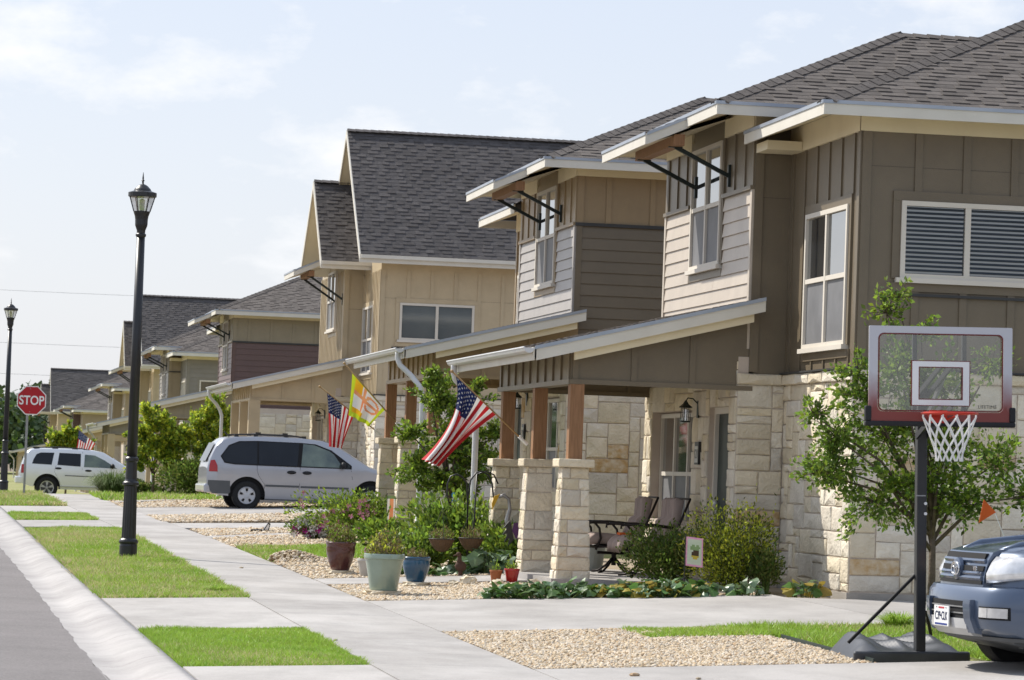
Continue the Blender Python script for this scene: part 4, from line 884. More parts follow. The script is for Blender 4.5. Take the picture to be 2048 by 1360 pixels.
    bb = B(); ring(bb, rrect(ix0, ix1, iz0, iz1, .003), rrect(ix0+.055, ix1-.055, iz0+.045, iz1-.045, .003), by-.014, by-.002); bb.obj('inner_square', whitep, board)
    bb = B(); ring(bb, rrect(ix0-.006, ix1+.006, iz0-.006, iz1+.006, .003), rrect(ix0, ix1, iz0, iz1, .003), by-.015, by-.002); ring(bb, rrect(ix0+.055, ix1-.055, iz0+.045, iz1-.045, .003), rrect(ix0+.062, ix1-.062, iz0+.052, iz1-.052, .003), by-.015, by-.002); bb.obj('square_outline', M('maroon_line', (.16, .03, .03)), board)
    bb = B(); bb.box(bx0-.03, bx1+.03, by-.03, by+.025, z0-.02, z0+.022); bb.box(bx0-.03, bx0+.022, by-.03, by+.025, z0+.02, z0+.145); bb.box(bx1-.022, bx1+.03, by-.03, by+.025, z0+.02, z0+.145); bevel(bb.obj('edge_padding', M('black_rubber', (.02, .02, .022), rough=.6), board), .012, 2)
    text('LIFETIME', .042, blackm, 'lettering', board, Matrix.Translation((8.59-px, by-.0145-py, z0+.145-pz)) @ FACE_S, .0006, 1.0)
    for xx in (7.98, 8.40): bb = B(); bb.box(xx-.018, xx+.018, by+.014, by+.045, z0+.03, z1-.06); bb.obj('support_bar', blackm, board)
    rim = B(); R_ = .225; rx, ry, rz = 8.17, by-.012-.11-R_, 2.455
    pts = [(rx+R_*math.cos(a), ry+R_*math.sin(a), rz) for a in np.linspace(0, 2*math.pi, 37)]; rim.tube(pts, .010, 8, cap=False)
    rim.box(rx-.075, rx+.075, by-.03, by-.014, rz-.08, rz+.03); rim.box(rx-.06, rx+.06, by-.13, by-.02, rz-.012, rz+.004)
    for sg in (-1, 1): rim.tube([(rx+sg*.06, by-.03, rz-.05), (rx+sg*.13, ry+.17, rz-.008)], .008, 6)
    rm = rim.obj('rim', M('rim_red', (.55, .04, .02), (.50, .035, .02), 4, .35), t, smooth=False); autosmooth(rm)
    # diamond net
    def npt(k, lv, tw):
        a = 2*math.pi*(k+tw)/12; rr = [R_-.005, .185, .155, .125, .11, .108][lv]; return Vector((rx+rr*math.cos(a), ry+rr*math.sin(a), rz-.012-[0, .10, .19, .26, .32, .375][lv]))
    b = B()
    for k in range(12):
        b.tube([npt(k, 0, 0), npt(k, 0, 0)+Vector((0, 0, -.02)), npt(k, 1, .5), npt(k, 2, 1), npt(k, 3, 1.5), npt(k, 4, 2), npt(k, 5, 2.4)], .0062, 5)
        b.tube([npt(k, 0, 0), npt(k, 0, 0)+Vector((0, 0, -.02)), npt(k, 1, -.5), npt(k, 2, -1), npt(k, 3, -1.5), npt(k, 4, -2), npt(k, 5, -2.4)], .0062, 5)
    b.obj('net', M('white_cord', (.80, .79, .76)), t)
    for xx in (-.045, .045):      # lift arms between pole and board
        for zz in (2.52, 2.86): b = B(); b.beam((px+xx, py-.02, zz-.25), (px+xx+.06, by+.03, zz), .02, .045); b.obj('lift_arm', blackm, t)
    b = B(); b.beam((px-.02, py+.0, 2.25), (px+.12, by+.30, 2.80), .03, .03); b.beam((px+.12, by+.1, 2.62), (px+.27, by+.06, 2.83), .012, .012); b.obj('lift_spring', galv, t)
    t.rotation_euler = (0, -.024, 0)
hoop()
# ------------------------------------------------------------------ vehicles
tyrem = M('tyre_rubber', (.013, .013, .014), (.02, .02, .02), 20, .75, .3, 90); rimm = M('alloy_wheel', (.45, .45, .46), (.38, .38, .40), 4, .3, spec=.6, metal=.6)
plast = M('grey_plastic', (.10, .105, .11), rough=.6); darkin = M('dark_interior', (.012, .012, .013)); chrome = M('chrome', (.75, .75, .76), rough=.12, metal=1)
tailm = M('tail_lamp', (.36, .012, .014), rough=.2, spec=.6); amber = M('amber_lens', (.62, .17, .02), rough=.2, spec=.6); lensm = M('lamp_reflector', (.62, .62, .62), (.80, .80, .80), 14, .12, spec=.8, metal=.35, coat=.6)
def carpaint(n, c): return M(n, c, tuple(v*.96 for v in c), 3, .32, spec=.5, metal=.35, coat=.8)
class Car:
    """length along local +x (front), width along y, z up, origin on the ground under the rear axle"""
    def __init__(s, label, loc, rz, W, belt, tum, top, bot, paintm, x0, x1, group=None, front_r=.35, rear_r=.12, rake=0, cat='van', name='parked_car'):
        s.W, s.belt, s.tum, s.top, s.bot, s.x0, s.x1, s.fr, s.rr = W/2, belt, tum, top, bot, x0, x1, front_r, rear_r; s.pm = paintm
        s.root = thing(name, label, cat, loc, rz, group)
    def T(s, tab, x): return float(np.interp(x, [p[0] for p in tab], [p[1] for p in tab]))
    def plan(s, x):
        t = 1.0
        d = (s.x1-x)/s.fr
        if d < 1: t *= 1-.16*(1-max(d, 0))**2.2
        d = (x-s.x0)/s.rr
        if d < 1: t *= 1-.10*(1-max(d, 0))**2
        return t
    def hw(s, x, z):
        zt_ = s.T(s.top, x); bl = min(s.belt, zt_-.06); zb = s.T(s.bot, x); w = s.W*s.plan(x)
        if z <= bl: f = (bl-z)/max(bl-zb, .01); return w*(1-.012-.05*max(0, f-.55)**1.2*1.6+.012*math.sin(math.pi*min(1, max(0, f))))
        return w*(1-.012)-s.tum*(z-bl)
    def body(s, wheels=(), r=.36, nx=90, cz=0, nose=None):
        xs = np.linspace(s.x0, s.x1, nx); b = B(); LV = [0, .05, .15, .3, .45, .6, .72, .82, .90]; K = None
        for x in xs:
            zb, zt_ = s.T(s.bot, x), s.T(s.top, x); side = []
            for f in LV: z = zb+(zt_-zb)*f; side.append((s.hw(x, z), z))
            h9 = s.hw(x, zb+(zt_-zb)*.90); side += [(h9-.02, zb+(zt_-zb)*.955), (h9-.07, zt_-.012), (h9*.72, zt_+.003), (h9*.35, zt_+.012)]
            ring = [(x, w, z) for w, z in side]+[(x, 0, zt_+.016)]+[(x, -w, z) for w, z in side[::-1]]
            if nose:
                w_ = min(1, max(0, (x-nose[0])/nose[1]))**1.3; ring = [(x_-w_*(.15*(abs(y_)/.93)**2+.30*max(0, (abs(y_)/.93-.62)/.38)**2.4), y_, z_) for x_, y_, z_ in ring]
            K = len(ring); b.v += ring
        for i in range(nx-1):
            for k in range(K): b.f.append((i*K+k, i*K+(k+1) % K, (i+1)*K+(k+1) % K, (i+1)*K+k))
        b.f.append(tuple(range(K))); b.f.append(tuple(range((nx)*K-1, (nx-1)*K-1, -1))); b.mi = [0]*len(b.f)
        b.f = [f[::-1] for f in b.f]
        o = b.obj('body', [s.pm, darkin], s.root, local=True)
        # cut wheel arches
        cuts = []
        for wx in wheels:
            for sg in (-1, 1):
                c = B(); c.lathe([(r, -.27), (r, .3)], (wx, sg*(s.W-.04), r-.06+cz), 40, 'y'); co = c.obj('cutter', darkin, s.root, local=True); cuts.append(co)
                m = o.modifiers.new('c', 'BOOLEAN'); m.object = co; m.operation = 'DIFFERENCE'; m.solver = 'EXACT'
        bpy.context.view_layer.update(); me = bpy.data.meshes.new_from_object(o.evaluated_get(bpy.context.evaluated_depsgraph_get())); o.modifiers.clear(); o.data = me
        for c in cuts: bpy.data.objects.remove(c)
        while len(me.materials) < 2: me.materials.append(darkin)
        # faces turned inwards at the arches become dark
        for p in me.polygons:
            cpt = p.center
            for wx in wheels:
                if math.hypot(cpt.x-wx, cpt.z-(r-.06+cz)) < r+.004 and abs(cpt.y) > s.W-.40 and abs(cpt.y) < s.W-.012 and (abs(p.normal.y) < .6 or abs(cpt.y) < s.W-.2): p.material_index = 1
        me.name = 'body'; autosmooth(o, 38); s.bodyo = o
        for wx in wheels:
            cz_ = r-.06+cz; zl = s.T(s.bot, wx)+.02; P_ = []
            for k in range(25):
                a = math.pi*k/24*1.16-.25; zz = cz_+(r-.004)*math.sin(a)
                if zz > zl: P_.append((wx+(r-.004)*math.cos(a), 0, zz))
            w_ = B(); w_.prism([(x_, -(s.W-.10), z_) for x_, _, z_ in P_], (0, 2*(s.W-.10), 0)); w_.obj('wheel_well', darkin, s.root, local=True)
        return o
    def panel(s, name, pts, mat, parent=None, off=.006, sides=(-1, 1), th=.0, label=None, n=4):
        # polygon given as (x,z) outline laid onto the body side, subdivided so it follows the curve
        for sg in sides:
            bm = bmesh.new(); vs = [bm.verts.new((x, 0, z)) for x, z in pts]; bm.faces.new(vs)
            for k in range(n):
                xa = min(p[0] for p in pts); xb_ = max(p[0] for p in pts)
                bmesh.ops.bisect_plane(bm, geom=bm.verts[:]+bm.edges[:]+bm.faces[:], plane_co=(xa+(xb_-xa)*(k+1)/(n+1), 0, 0), plane_no=(1, 0, 0))
            for k in range(3):
                za = min(p[1] for p in pts); zb_ = max(p[1] for p in pts)
                bmesh.ops.bisect_plane(bm, geom=bm.verts[:]+bm.edges[:]+bm.faces[:], plane_co=(0, 0, za+(zb_-za)*(k+1)/4), plane_no=(0, 0, 1))
            for v in bm.verts: v.co.y = sg*(s.hw(v.co.x, v.co.z)+off)
            if th:
                r_ = bmesh.ops.solidify(bm, geom=bm.faces[:], thickness=th if sg < 0 else -th)
            me = bpy.data.meshes.new(name); bm.to_mesh(me); bm.free(); me.materials.append(mat); o = bpy.data.objects.new(name, me); COL.objects.link(o); o.parent = parent or s.root
            o.data.polygons.foreach_set('use_smooth', [not th]*len(me.polygons))
            if label: o['label'] = label
            yield o
    def strip(s, name, x0, x1, z0, h, mat, out=.012, sides=(-1, 1), dz=0):
        for sg in sides:
            b = B(); n = 8; vs = []
            for i in range(n+1):
                x = x0+(x1-x0)*i/n; zz = z0+dz*i/n
                for z, o_ in ((zz, .0), (zz, out), (zz+h, out), (zz+h, 0)): vs.append((x, sg*(s.hw(x, z)+o_), z))
            fs = [(i*4+k, i*4+(k+1) % 4, (i+1)*4+(k+1) % 4, (i+1)*4+k) for i in range(n) for k in range(4)]+[(0, 1, 2, 3), (n*4+3, n*4+2, n*4+1, n*4)]
            b.add(vs, fs); b.obj(name, mat, s.root, local=True)
    def wheel(s, wx, r, style, sides=(-1, 1), w=.21, rr=.6):
        for sg in sides:
            yo = sg*(s.W-.03); b = B(); P = [(r*rr, -.02), (r*rr+.01, .0), (r*.88, .012), (r*.97, -.01), (r, -.04), (r, -w+.04), (r*.96, -w), (r*.5, -w)]
            b.lathe([(q, (v-.0)*sg) for q, v in P], (wx, yo, r), 36, 'y'); ty = b.obj('tyre', tyrem, s.root, local=True, smooth=False); autosmooth(ty, 30)
            for k in range(36 if style == 'suv' else 0):
                pass
            b = B(); R_ = r*rr
            b.lathe([(R_, -.0*sg), (R_*.95, .004*sg), (R_*.90, -.02*sg), (R_*.84, -.05*sg), (R_*.3, -.055*sg)], (wx, yo, r), 36, 'y'); rm = b.obj('rim', rimm if style != 'suv' else M('dark_rim_well', (.06, .06, .065), rough=.4, metal=.5), ty, local=True); autosmooth(rm, 30)
            if style == 'suv': b = B(); b.lathe([(R_, -.01*sg), (R_, .006*sg), (R_*.88, .0), (R_*.86, -.02*sg)], (wx, yo, r), 36, 'y'); b.obj('rim_lip', rimm, ty, local=True)
            sp = B()
            for k in range(5):
                a = k*2*math.pi/5+.3; da = .20 if style == 'suv' else .17
                if style == 'suv':
                    for q in (-.13, .13):
                        P_ = [(R_*.16, a-.4), (R_*.88, a+q-.085), (R_*.88, a+q+.085), (R_*.16, a+.4)]
                        sp.prism([(wx+rad*math.cos(an), yo+.003*sg, r+rad*math.sin(an)) for rad, an in P_], (0, .012*sg, 0))
                else:
                    # teardrop holes between five broad spokes
                    P_ = [(R_*.50, a-.24), (R_*.82, a-.17), (R_*.82, a+.17), (R_*.50, a+.24)]
                    sp.cur = 0; sp.prism([(wx+rad*math.cos(an), yo+.005*sg, r+rad*math.sin(an)) for rad, an in P_], (0, .004*sg, 0))
            if style == 'suv': sp.lathe([(R_*.2, -.02*sg), (R_*.2, .01*sg), (R_*.12, .014*sg)], (wx, yo, r), 16, 'y'); sp.obj('spokes', rimm, ty, local=True)
            else:
                sp.obj('wheel_hole', darkin, ty, local=True); c = B(); P2 = []
                c2 = B(); c2.lathe([(R_*.97, -.004*sg), (R_*.95, .012*sg), (R_*.86, .004*sg)], (wx, yo, r), 36, 'y'); c2.obj('hubcap_rim', rimm, ty, local=True)
                for k in range(5):
                    a = k*2*math.pi/5+.3+math.pi/5; P_ = [(R_*.25, a-.6), (R_*.50, a-.40), (R_*.88, a-.36), (R_*.90, a), (R_*.88, a+.36), (R_*.50, a+.40), (R_*.25, a+.6)]
                    c.prism([(wx+rad*math.cos(an), yo-.004*sg, r+rad*math.sin(an)) for rad, an in P_], (0, .012*sg, 0))
                c.lathe([(R_*.3, .0), (R_*.3, .012*sg), (R_*.22, .018*sg)], (wx, yo, r), 16, 'y'); c.obj('hubcap', M('silver_hubcap', (.55, .56, .58), rough=.35, spec=.6), ty, local=True)
    def seam(s, pts, sides=(-1, 1), w=.007):
        for sg in sides:
            b = B(); vs = []
            for x, z in pts: vs += [(x-w/2, sg*(s.hw(x, z)+.0015), z), (x+w/2, sg*(s.hw(x, z)+.0015), z)]
            fs = [(2*i, 2*i+1, 2*i+3, 2*i+2) for i in range(len(pts)-1)]; b.add(vs, fs); b.obj('door_seam', darkin, s.root, local=True)
def minivan():
    silver = carpaint('silver_paint', (.37, .38, .41))
    top = [(-.93, .95), (-.90, 1.12), (-.72, 1.50), (-.55, 1.64), (-.3, 1.685), (.4, 1.715), (1.2, 1.71), (1.75, 1.66), (2.1, 1.55), (2.55, 1.28), (2.85, 1.09), (3.1, 1.03), (3.45, .95), (3.7, .80), (3.8, .62)]
    bot = [(-.93, .42), (-.6, .33), (.4, .24), (3.0, .22), (3.5, .24), (3.8, .34)]
    c = Car('silver minivan with roof rack parked on the driveway of the cream gabled house', (7.18, 81.42, .855), math.radians(2.0), 1.95, 1.02, .30, top, bot, silver, -.93, 3.8, cat='minivan', name='minivan', rear_r=.25)
    c.body((0, 2.88), .425, cz=-.02)
    for sd in (-1, 1):
        for o in c.panel('window_band', [(-.54, 1.07), (-.63, 1.22), (-.44, 1.48), (-.2, 1.58), (.22, 1.60), (1.25, 1.59), (1.58, 1.57), (1.95, 1.44), (2.42, 1.10), (2.42, 1.02), (.2, 1.035), (-.3, 1.04)], darkin, sides=(sd,), off=.003, n=8): pass
    for sd in (-1, 1):
        for o in c.panel('side_glass', [(-.52, 1.10), (-.60, 1.22), (-.42, 1.46), (-.2, 1.555), (.22, 1.575), (.22, 1.06), (-.3, 1.06)], glassb, sides=(sd,)): pass
        for o in c.panel('side_glass', [(.26, 1.058), (.26, 1.577), (1.20, 1.575), (1.15, 1.05)], glassb, sides=(sd,)): pass
        for o in c.panel('front_door_glass', [(1.24, 1.05), (1.29, 1.565), (1.55, 1.545), (1.9, 1.42), (2.36, 1.10), (2.36, 1.045)], M('front_side_glass', (.05, .075, .07), (.13, .17, .13), 2.2, .08, spec=.9), sides=(sd,)): pass
        for o in c.panel('quarter_glass', [(2.0, 1.352), (2.04, 1.33), (2.34, 1.11), (2.36, 1.05), (2.22, 1.05)], darkin, sides=(sd,), off=.008): pass
        for o in c.panel('tail_lamp', [(-.885, .86), (-.88, 1.00), (-.85, 1.12), (-.76, 1.13), (-.70, 1.0), (-.69, .86)], tailm, sides=(sd,), off=.01): pass
    for o in c.panel('bumper_cladding', [(-.90, .48), (-.90, .66), (-.40, .66), (-.38, .40), (-.42, .36), (-.8, .36)], plast, off=.006): pass
    c.strip('side_moulding', .42, 1.20, .555, .045, plast); c.strip('side_moulding', 1.24, 2.36, .55, .045, plast)
    c.strip('sill', .42, 2.45, .245, .03, plast, .004)
    for pts in ([(.22, 1.05), (.22, .92), (.26, .80), (.40, .60), (.42, .28)], [(1.22, 1.6), (1.22, 1.05), (1.21, .6), (1.20, .28)], [(2.40, 1.04), (2.44, .8), (2.44, .4), (2.42, .28)], [(.22, 1.05), (.22, 1.6)]): c.seam(pts)
    for x in (1.02, 1.38):
        for sg in (-1, 1): b = B(); b.ball((x, sg*(c.hw(x, .90)+.008), .90), .11, .02, .042); b.obj('door_handle', M('black_rubber', (.02, .02, .022), rough=.6), c.root, local=True, smooth=True)
    for sg in (-1, 1):
        b = B(); b.ball((2.20, sg*(c.W+.07), 1.10), .07, .12, .085); b.obj('wing_mirror', M('black_rubber', (.02, .02, .022), rough=.6), c.root, local=True, smooth=True)
        b = B(); b.tube([(-.28, sg*.62, 1.73), (.2, sg*.63, 1.755), (1.0, sg*.63, 1.75), (1.35, sg*.62, 1.715)], .017, 6)
        for x in (-.25, .2, .9, 1.32): b.box(x-.05, x+.05, sg*.60, sg*.66, 1.68, 1.745)
        b.obj('roof_rail', blackm, c.root, local=True)
    for x in (.25, .88): b = B(); b.tube([(x, -.62, 1.77), (x, .62, 1.77)], .016, 6); b.box(x-.06, x+.06, -.66, -.58, 1.745, 1.80); b.obj('roof_crossbar', blackm, c.root, local=True)
    b = B(); b.tube([(-.40, -.5, 1.68), (-.52, -.5, 1.79)], .016, 6); b.obj('antenna', blackm, c.root, local=True)
    # rear: bumper, glass, licence recess
    b = B(); b.box(-.99, -.80, -.90, .90, .38, .58); o = b.obj('rear_bumper', M('silver_paint', (.37, .38, .41)), c.root, local=True); bevel(o, .05, 3)
    b = B(); b.quad((-.945, -.62, 1.10), (-.945, .62, 1.10), (-.74, .58, 1.53), (-.74, -.58, 1.53)); b.obj('rear_glass', glassb, c.root, local=True)
    b = B(); b.quad((1.80, -.60, 1.66), (1.80, .60, 1.66), (2.70, .68, 1.20), (2.70, -.68, 1.20)); b.obj('windscreen', glassb, c.root, local=True)
    b = B(); b.tube([(2.72, -.5, 1.20), (2.40, -.3, 1.31)], .01, 5); b.tube([(2.76, .1, 1.19), (2.45, .3, 1.29)], .01, 5); b.obj('wiper', blackm, c.root, local=True)
    c.wheel(0, .335, 'van'); c.wheel(2.88, .335, 'van')
minivan()
def suv_white():
    wp = carpaint('white_car_paint', (.72, .73, .76))
    top = [(-.98, .95), (-.93, 1.15), (-.76, 1.62), (-.62, 1.73), (-.3, 1.77), (.8, 1.785), (1.6, 1.76), (1.95, 1.70), (2.4, 1.45), (2.82, 1.22), (3.1, 1.17), (3.7, 1.10), (3.95, .98), (4.02, .72)]
    bot = [(-.98, .55), (-.6, .42), (.4, .34), (3.0, .34), (3.6, .38), (4.02, .46)]
    c = Car('white suv with roof rails parked beyond the stop sign, partly behind the grass clump', (4.12, 126.0, .50), 0, 1.93, 1.16, .26, top, bot, wp, -.98, 4.02, cat='suv', name='parked_suv', rear_r=.25)
    c.body((0, 3.0), .47)
    for sd in (-1, 1):
        for o in c.panel('side_glass', [(-.55, 1.22), (-.50, 1.38), (-.40, 1.56), (-.25, 1.62), (.22, 1.63), (.14, 1.20)], glassb, sides=(sd,)): pass
        for o in c.panel('side_glass', [(.34, 1.20), (.40, 1.63), (1.16, 1.62), (1.16, 1.17)], glassb, sides=(sd,)): pass
        for o in c.panel('front_door_glass', [(1.28, 1.16), (1.30, 1.60), (1.65, 1.58), (2.0, 1.42), (2.45, 1.14)], M('front_side_glass', (.05, .075, .07), (.13, .17, .13), 2.2, .08, spec=.9), sides=(sd,)): pass
        for o in c.panel('tail_lamp', [(-.93, .88), (-.92, 1.18), (-.80, 1.2), (-.82, .88)], tailm, sides=(sd,), off=.01): pass
    c.strip('side_moulding', .62, 2.42, .82, .03, plast, dz=-.02); c.strip('running_board', .45, 2.5, .42, .035, rimm, .05)
    for pts in ([(.30, 1.2), (.24, .95), (.40, .7), (.52, .45)], [(1.22, 1.7), (1.22, 1.1), (1.20, .44)], [(2.44, 1.15), (2.44, .5)]): c.seam(pts)
    for x, z in ((.38, 1.08), (1.44, 1.03)):
        for sg in (-1, 1): b = B(); b.ball((x, sg*(c.hw(x, z)+.008), z), .12, .02, .038); b.obj('door_handle', M('black_rubber', (.02, .02, .022), rough=.6), c.root, local=True, smooth=True)
    for sg in (-1, 1):
        b = B(); b.ball((2.28, sg*(c.W+.08), 1.22), .08, .13, .09); b.obj('wing_mirror', M('black_rubber', (.02, .02, .022), rough=.6), c.root, local=True, smooth=True)
        b = B(); b.tube([(-.42, sg*.66, 1.79), (.3, sg*.67, 1.83), (1.2, sg*.66, 1.80), (1.5, sg*.65, 1.75)], .02, 6)
        for x in (-.4, .25, .95): b.box(x-.1, x+.1, sg*.62, sg*.70, 1.75, 1.82)
        b.obj('roof_rail', blackm, c.root, local=True)
    b = B(); b.box(-1.12, -.86, -.93, .93, .50, .76); bevel(b.obj('rear_bumper', wp, c.root, local=True), .05, 3)
    b = B(); b.quad((1.98, -.60, 1.69), (1.98, .60, 1.69), (2.78, .68, 1.25), (2.78, -.68, 1.25)); b.obj('windscreen', glassb, c.root, local=True)
    c.wheel(0, .385, 'suv', rr=.64, w=.25); c.wheel(3.0, .385, 'suv', rr=.64, w=.25)
suv_white()
def sedan():
    wp = carpaint('white_car_paint', (.72, .73, .76))
    top = [(-.9, .62), (-.8, .80), (-.3, .92), (.2, 1.0), (.9, 1.40), (1.4, 1.44), (2.1, 1.40), (2.7, .98), (3.3, .92), (3.5, .7)]
    c = Car('white sedan at the far left, mostly behind the farther lamp post', (1.1, 152, .46), math.pi*.62, 1.78, .92, .35, top, [(-.9, .3), (3.5, .3)], wp, -.9, 3.5, cat='sedan', name='parked_sedan')
    c.body((0, 2.65), .36, nx=40)
    for sd in (-1, 1):
        for o in c.panel('side_glass', [(.35, .98), (.9, 1.32), (1.4, 1.36), (1.4, .98)], glassb, sides=(sd,)): pass
        for o in c.panel('side_glass', [(1.45, .98), (1.45, 1.36), (2.05, 1.32), (2.55, .98)], glassb, sides=(sd,)): pass
        for o in c.panel('indicator', [(-.85, .55), (-.85, .70), (-.6, .72), (-.6, .58)], amber, sides=(sd,), off=.01): pass
    c.wheel(0, .32, 'van'); c.wheel(2.65, .32, 'van')
sedan()
def suv_blue():
    bp = carpaint('blue_grey_car_paint', (.075, .105, .165))
    # front axle frame: front bumper face near x=3.72
    top = [(-1.0, 1.0), (-.8, 1.6), (-.5, 1.74), (1.2, 1.78), (1.75, 1.70), (2.45, 1.22), (2.75, 1.185), (3.1, 1.155), (3.38, 1.115), (3.52, 1.07), (3.575, 1.0), (3.60, .80)]
    bot = [(-1.0, .5), (0, .40), (3.0, .38), (3.4, .50), (3.60, .60)]
    hx, hy = 8.04, 26.95; rz = math.pi+math.radians(5.0); L_ = 3.72
    ox, oy = hx-L_*math.cos(rz), hy-L_*math.sin(rz)
    c = Car('blue-grey suv, only its nose in frame, parked beside the hoop at the right edge', (ox, oy, .385), rz, 1.86, 1.10, .3, top, bot, bp, -1.0, 3.60, cat='suv', name='blue_suv', front_r=.02)
    c.body((0, 2.79), .47, nx=110, cz=.10, nose=(2.5, 1.1))
    S_ = c.root
    def sweep(name, prof, y0, y1, mat, bow=.17, corner=.30, W=.93, n=28, pw=3.2, parent=None, sm=38):
        # profile (x,z) swept across the nose, bowed back towards the corners
        b = B(); m = len(prof); ys_ = np.linspace(y0, y1, n)
        for yy in ys_:
            a = abs(yy)/W; back = bow*a*a+corner*max(0, (a-.62)/.38)**2.4
            for x, z in prof: b.v.append((x-back, yy, z))
        for i in range(n-1):
            for k in range(m): b.f.append((i*m+k, (i+1)*m+k, (i+1)*m+(k+1) % m, i*m+(k+1) % m)); b.mi.append(0)
        b.f += [tuple(range(m)), tuple(range(n*m-1, (n-1)*m-1, -1))]; b.mi += [0, 0]
        o = b.obj(name, mat, parent or S_, local=True); autosmooth(o, sm); return o
    # bumper: thick painted shell with rolled shoulder
    prof = [(3.40, .80), (3.60, .815), (3.69, .80), (3.722, .76), (3.735, .66), (3.73, .56), (3.70, .48), (3.60, .42), (3.40, .41)]
    bump = sweep('front_bumper', prof, -.93, .93, bp, n=44)
    # corner wrap down to the arch
    sweep('bumper_lip', [(3.30, .405), (3.60, .415), (3.58, .385), (3.30, .37)], -.86, .86, plast)
    # lower opening with slats and silver skid plate
    op = sweep('lower_grille', [(3.70, .555), (3.7425, .555), (3.7435, .685), (3.70, .685)], -.37, .37, darkin, parent=bump)
    for z in (.585, .635): sweep('grille_slat', [(3.73, z), (3.752, z), (3.752, z+.010), (3.73, z+.010)], -.36, .36, galv, parent=bump)
    sweep('skid_plate', [(3.70, .548), (3.752, .548), (3.742, .47), (3.68, .415), (3.60, .41)], -.37, .37, M('silver_skid_plate', (.50, .50, .50), rough=.35, spec=.6), parent=bump)
    for sg in (-1, 1): sweep('bumper_horn', [(3.70, .70), (3.77, .70), (3.775, .66), (3.765, .55), (3.72, .44), (3.66, .43)], *sorted((sg*.36, sg*.46)), bp, n=5, parent=bump)
    # fog lamps
    for sg in (-1, 1):
        sweep('fog_lamp_bezel', [(3.70, .555), (3.742, .555), (3.742, .655), (3.70, .655)], *sorted((sg*.54, sg*.79)), darkin, n=8, parent=bump)
        sweep('fog_lamp', [(3.70, .565), (3.752, .57), (3.752, .645), (3.70, .648)], *sorted((sg*.555, sg*.645)), lensm, n=5, parent=bump)
        sweep('fog_lamp', [(3.70, .565), (3.752, .57), (3.752, .645), (3.70, .648)], *sorted((sg*.655, sg*.78)), lensm, n=6, parent=bump)
    # grille panel between the headlamps
    gp = sweep('grille_surround', [(3.40, 1.105), (3.50, 1.10), (3.575, 1.075), (3.615, 1.01), (3.645, .88), (3.655, .805), (3.40, .80)], -.45, .45, bp, bow=.15, parent=None)
    for (z0, z1, xa, xb_, w) in ((1.02, 1.065, 3.618, 3.600, .40), (.925, .965, 3.642, 3.632, .425), (.822, .85, 3.660, 3.655, .435)):
        sweep('grille_slot', [(3.45, z0), (xa+.004, z0), (xb_+.004, z1), (3.45, z1)], -w, w, darkin, bow=.15, parent=gp)
    for (z0, xa) in ((1.005, 3.632), (.905, 3.655), (.868, 3.663)):
        sweep('grille_bar', [(3.50, z0-.018), (xa-.006, z0-.018), (xa+.004, z0), (xa-.004, z0+.016), (3.50, z0+.016)], -.42, .42, bp, bow=.15, parent=gp)
    # emblem: oval ring with inner ovals
    eb = B(); ex, ez = 3.675, .935
    def oval(ry, rz_, cy=0, cz=0, r=.006): eb.tube([(ex, cy+ry*math.cos(a), ez+cz+rz_*math.sin(a)) for a in np.linspace(0, 2*math.pi, 25)], r, 6, cap=False)
    oval(.078, .052, r=.0085); oval(.052, .018, 0, .022, .0065); oval(.020, .046, 0, .0, .0065); eb.obj('emblem', chrome, gp, local=True, smooth=True)
    b = B(); b.lathe([(.09, -.03), (.088, .0), (.07, .006)], (3.665, 0, .935), 20, 'x'); o = b.obj('emblem_boss', bp, gp, local=True)
    text('V8', .055, chrome, 'lettering', gp, Matrix.Translation((3.652, .355, .94)) @ Matrix.Rotation(math.pi/2+.12, 4, 'Z') @ FACE_S, .004, .9, .001)
    # headlamps wrap round the corner
    for sg in (-1, 1):
        b = B(); n = 12; vs = []
        for i in range(n+1):
            t = i/n; yy = sg*(.47+.425*t); a = abs(yy)/.93; back = .15*a*a+.34*max(0, (a-.62)/.38)**2.2; zlo = .835+.07*t**1.5; zhi = 1.045-.012*t+.01*math.sin(t*3)
            for f, o_ in ((0, .0), (.0, .05), (.35, .062), (.75, .035), (1, .0), (1, -.06)): vs.append((3.59-back+o_-.03*f, yy, zlo+(zhi-zlo)*f))
        m = 6; fs = [(i*m+k, (i+1)*m+k, (i+1)*m+k+1, i*m+k+1) for i in range(n) for k in range(m-1)]
        b.add(vs, fs); hl = b.obj('headlight', lensm, S_, local=True, smooth=True)
        b = B(); vs = []
        for i in range(5):
            t = .80+.2*i/4; yy = sg*(.47+.425*t); a = abs(yy)/.93; back = .15*a*a+.34*max(0, (a-.62)/.38)**2.2; zlo = .835+.07*t**1.5
            for f, o_ in ((.35, .068), (.95, .03)): vs.append((3.60-back+o_-.03*f, yy+sg*.004, zlo+(1.03-zlo)*f))
        b.add(vs, [(2*i, 2*i+2, 2*i+3, 2*i+1) for i in range(4)]); b.obj('indicator', amber, hl, local=True)
        b = B(); b.ball((3.50, sg*.60, .93), .02, .07, .07); b.obj('lamp_bowl', chrome, hl, local=True, smooth=True)
    # hood crease ridges
    for sg in (-1, 1): b = B(); b.tube([(3.50, sg*.36, 1.075), (3.3, sg*.42, 1.137), (2.9, sg*.50, 1.178), (2.5, sg*.56, 1.205)], [.012, .03, .035, .03], 10); b.obj('hood_crease', bp, S_, local=True, smooth=True)
    # licence plate
    b = B(); b.box(3.765, 3.775, -.155-.02, .155-.02, .475, .635); pl = b.obj('license_plate', whitep, S_, local=True)
    PM = lambda y_, z_: Matrix.Translation((3.777, y_, z_)) @ Matrix.Rotation(math.pi/2, 4, 'Z') @ FACE_S
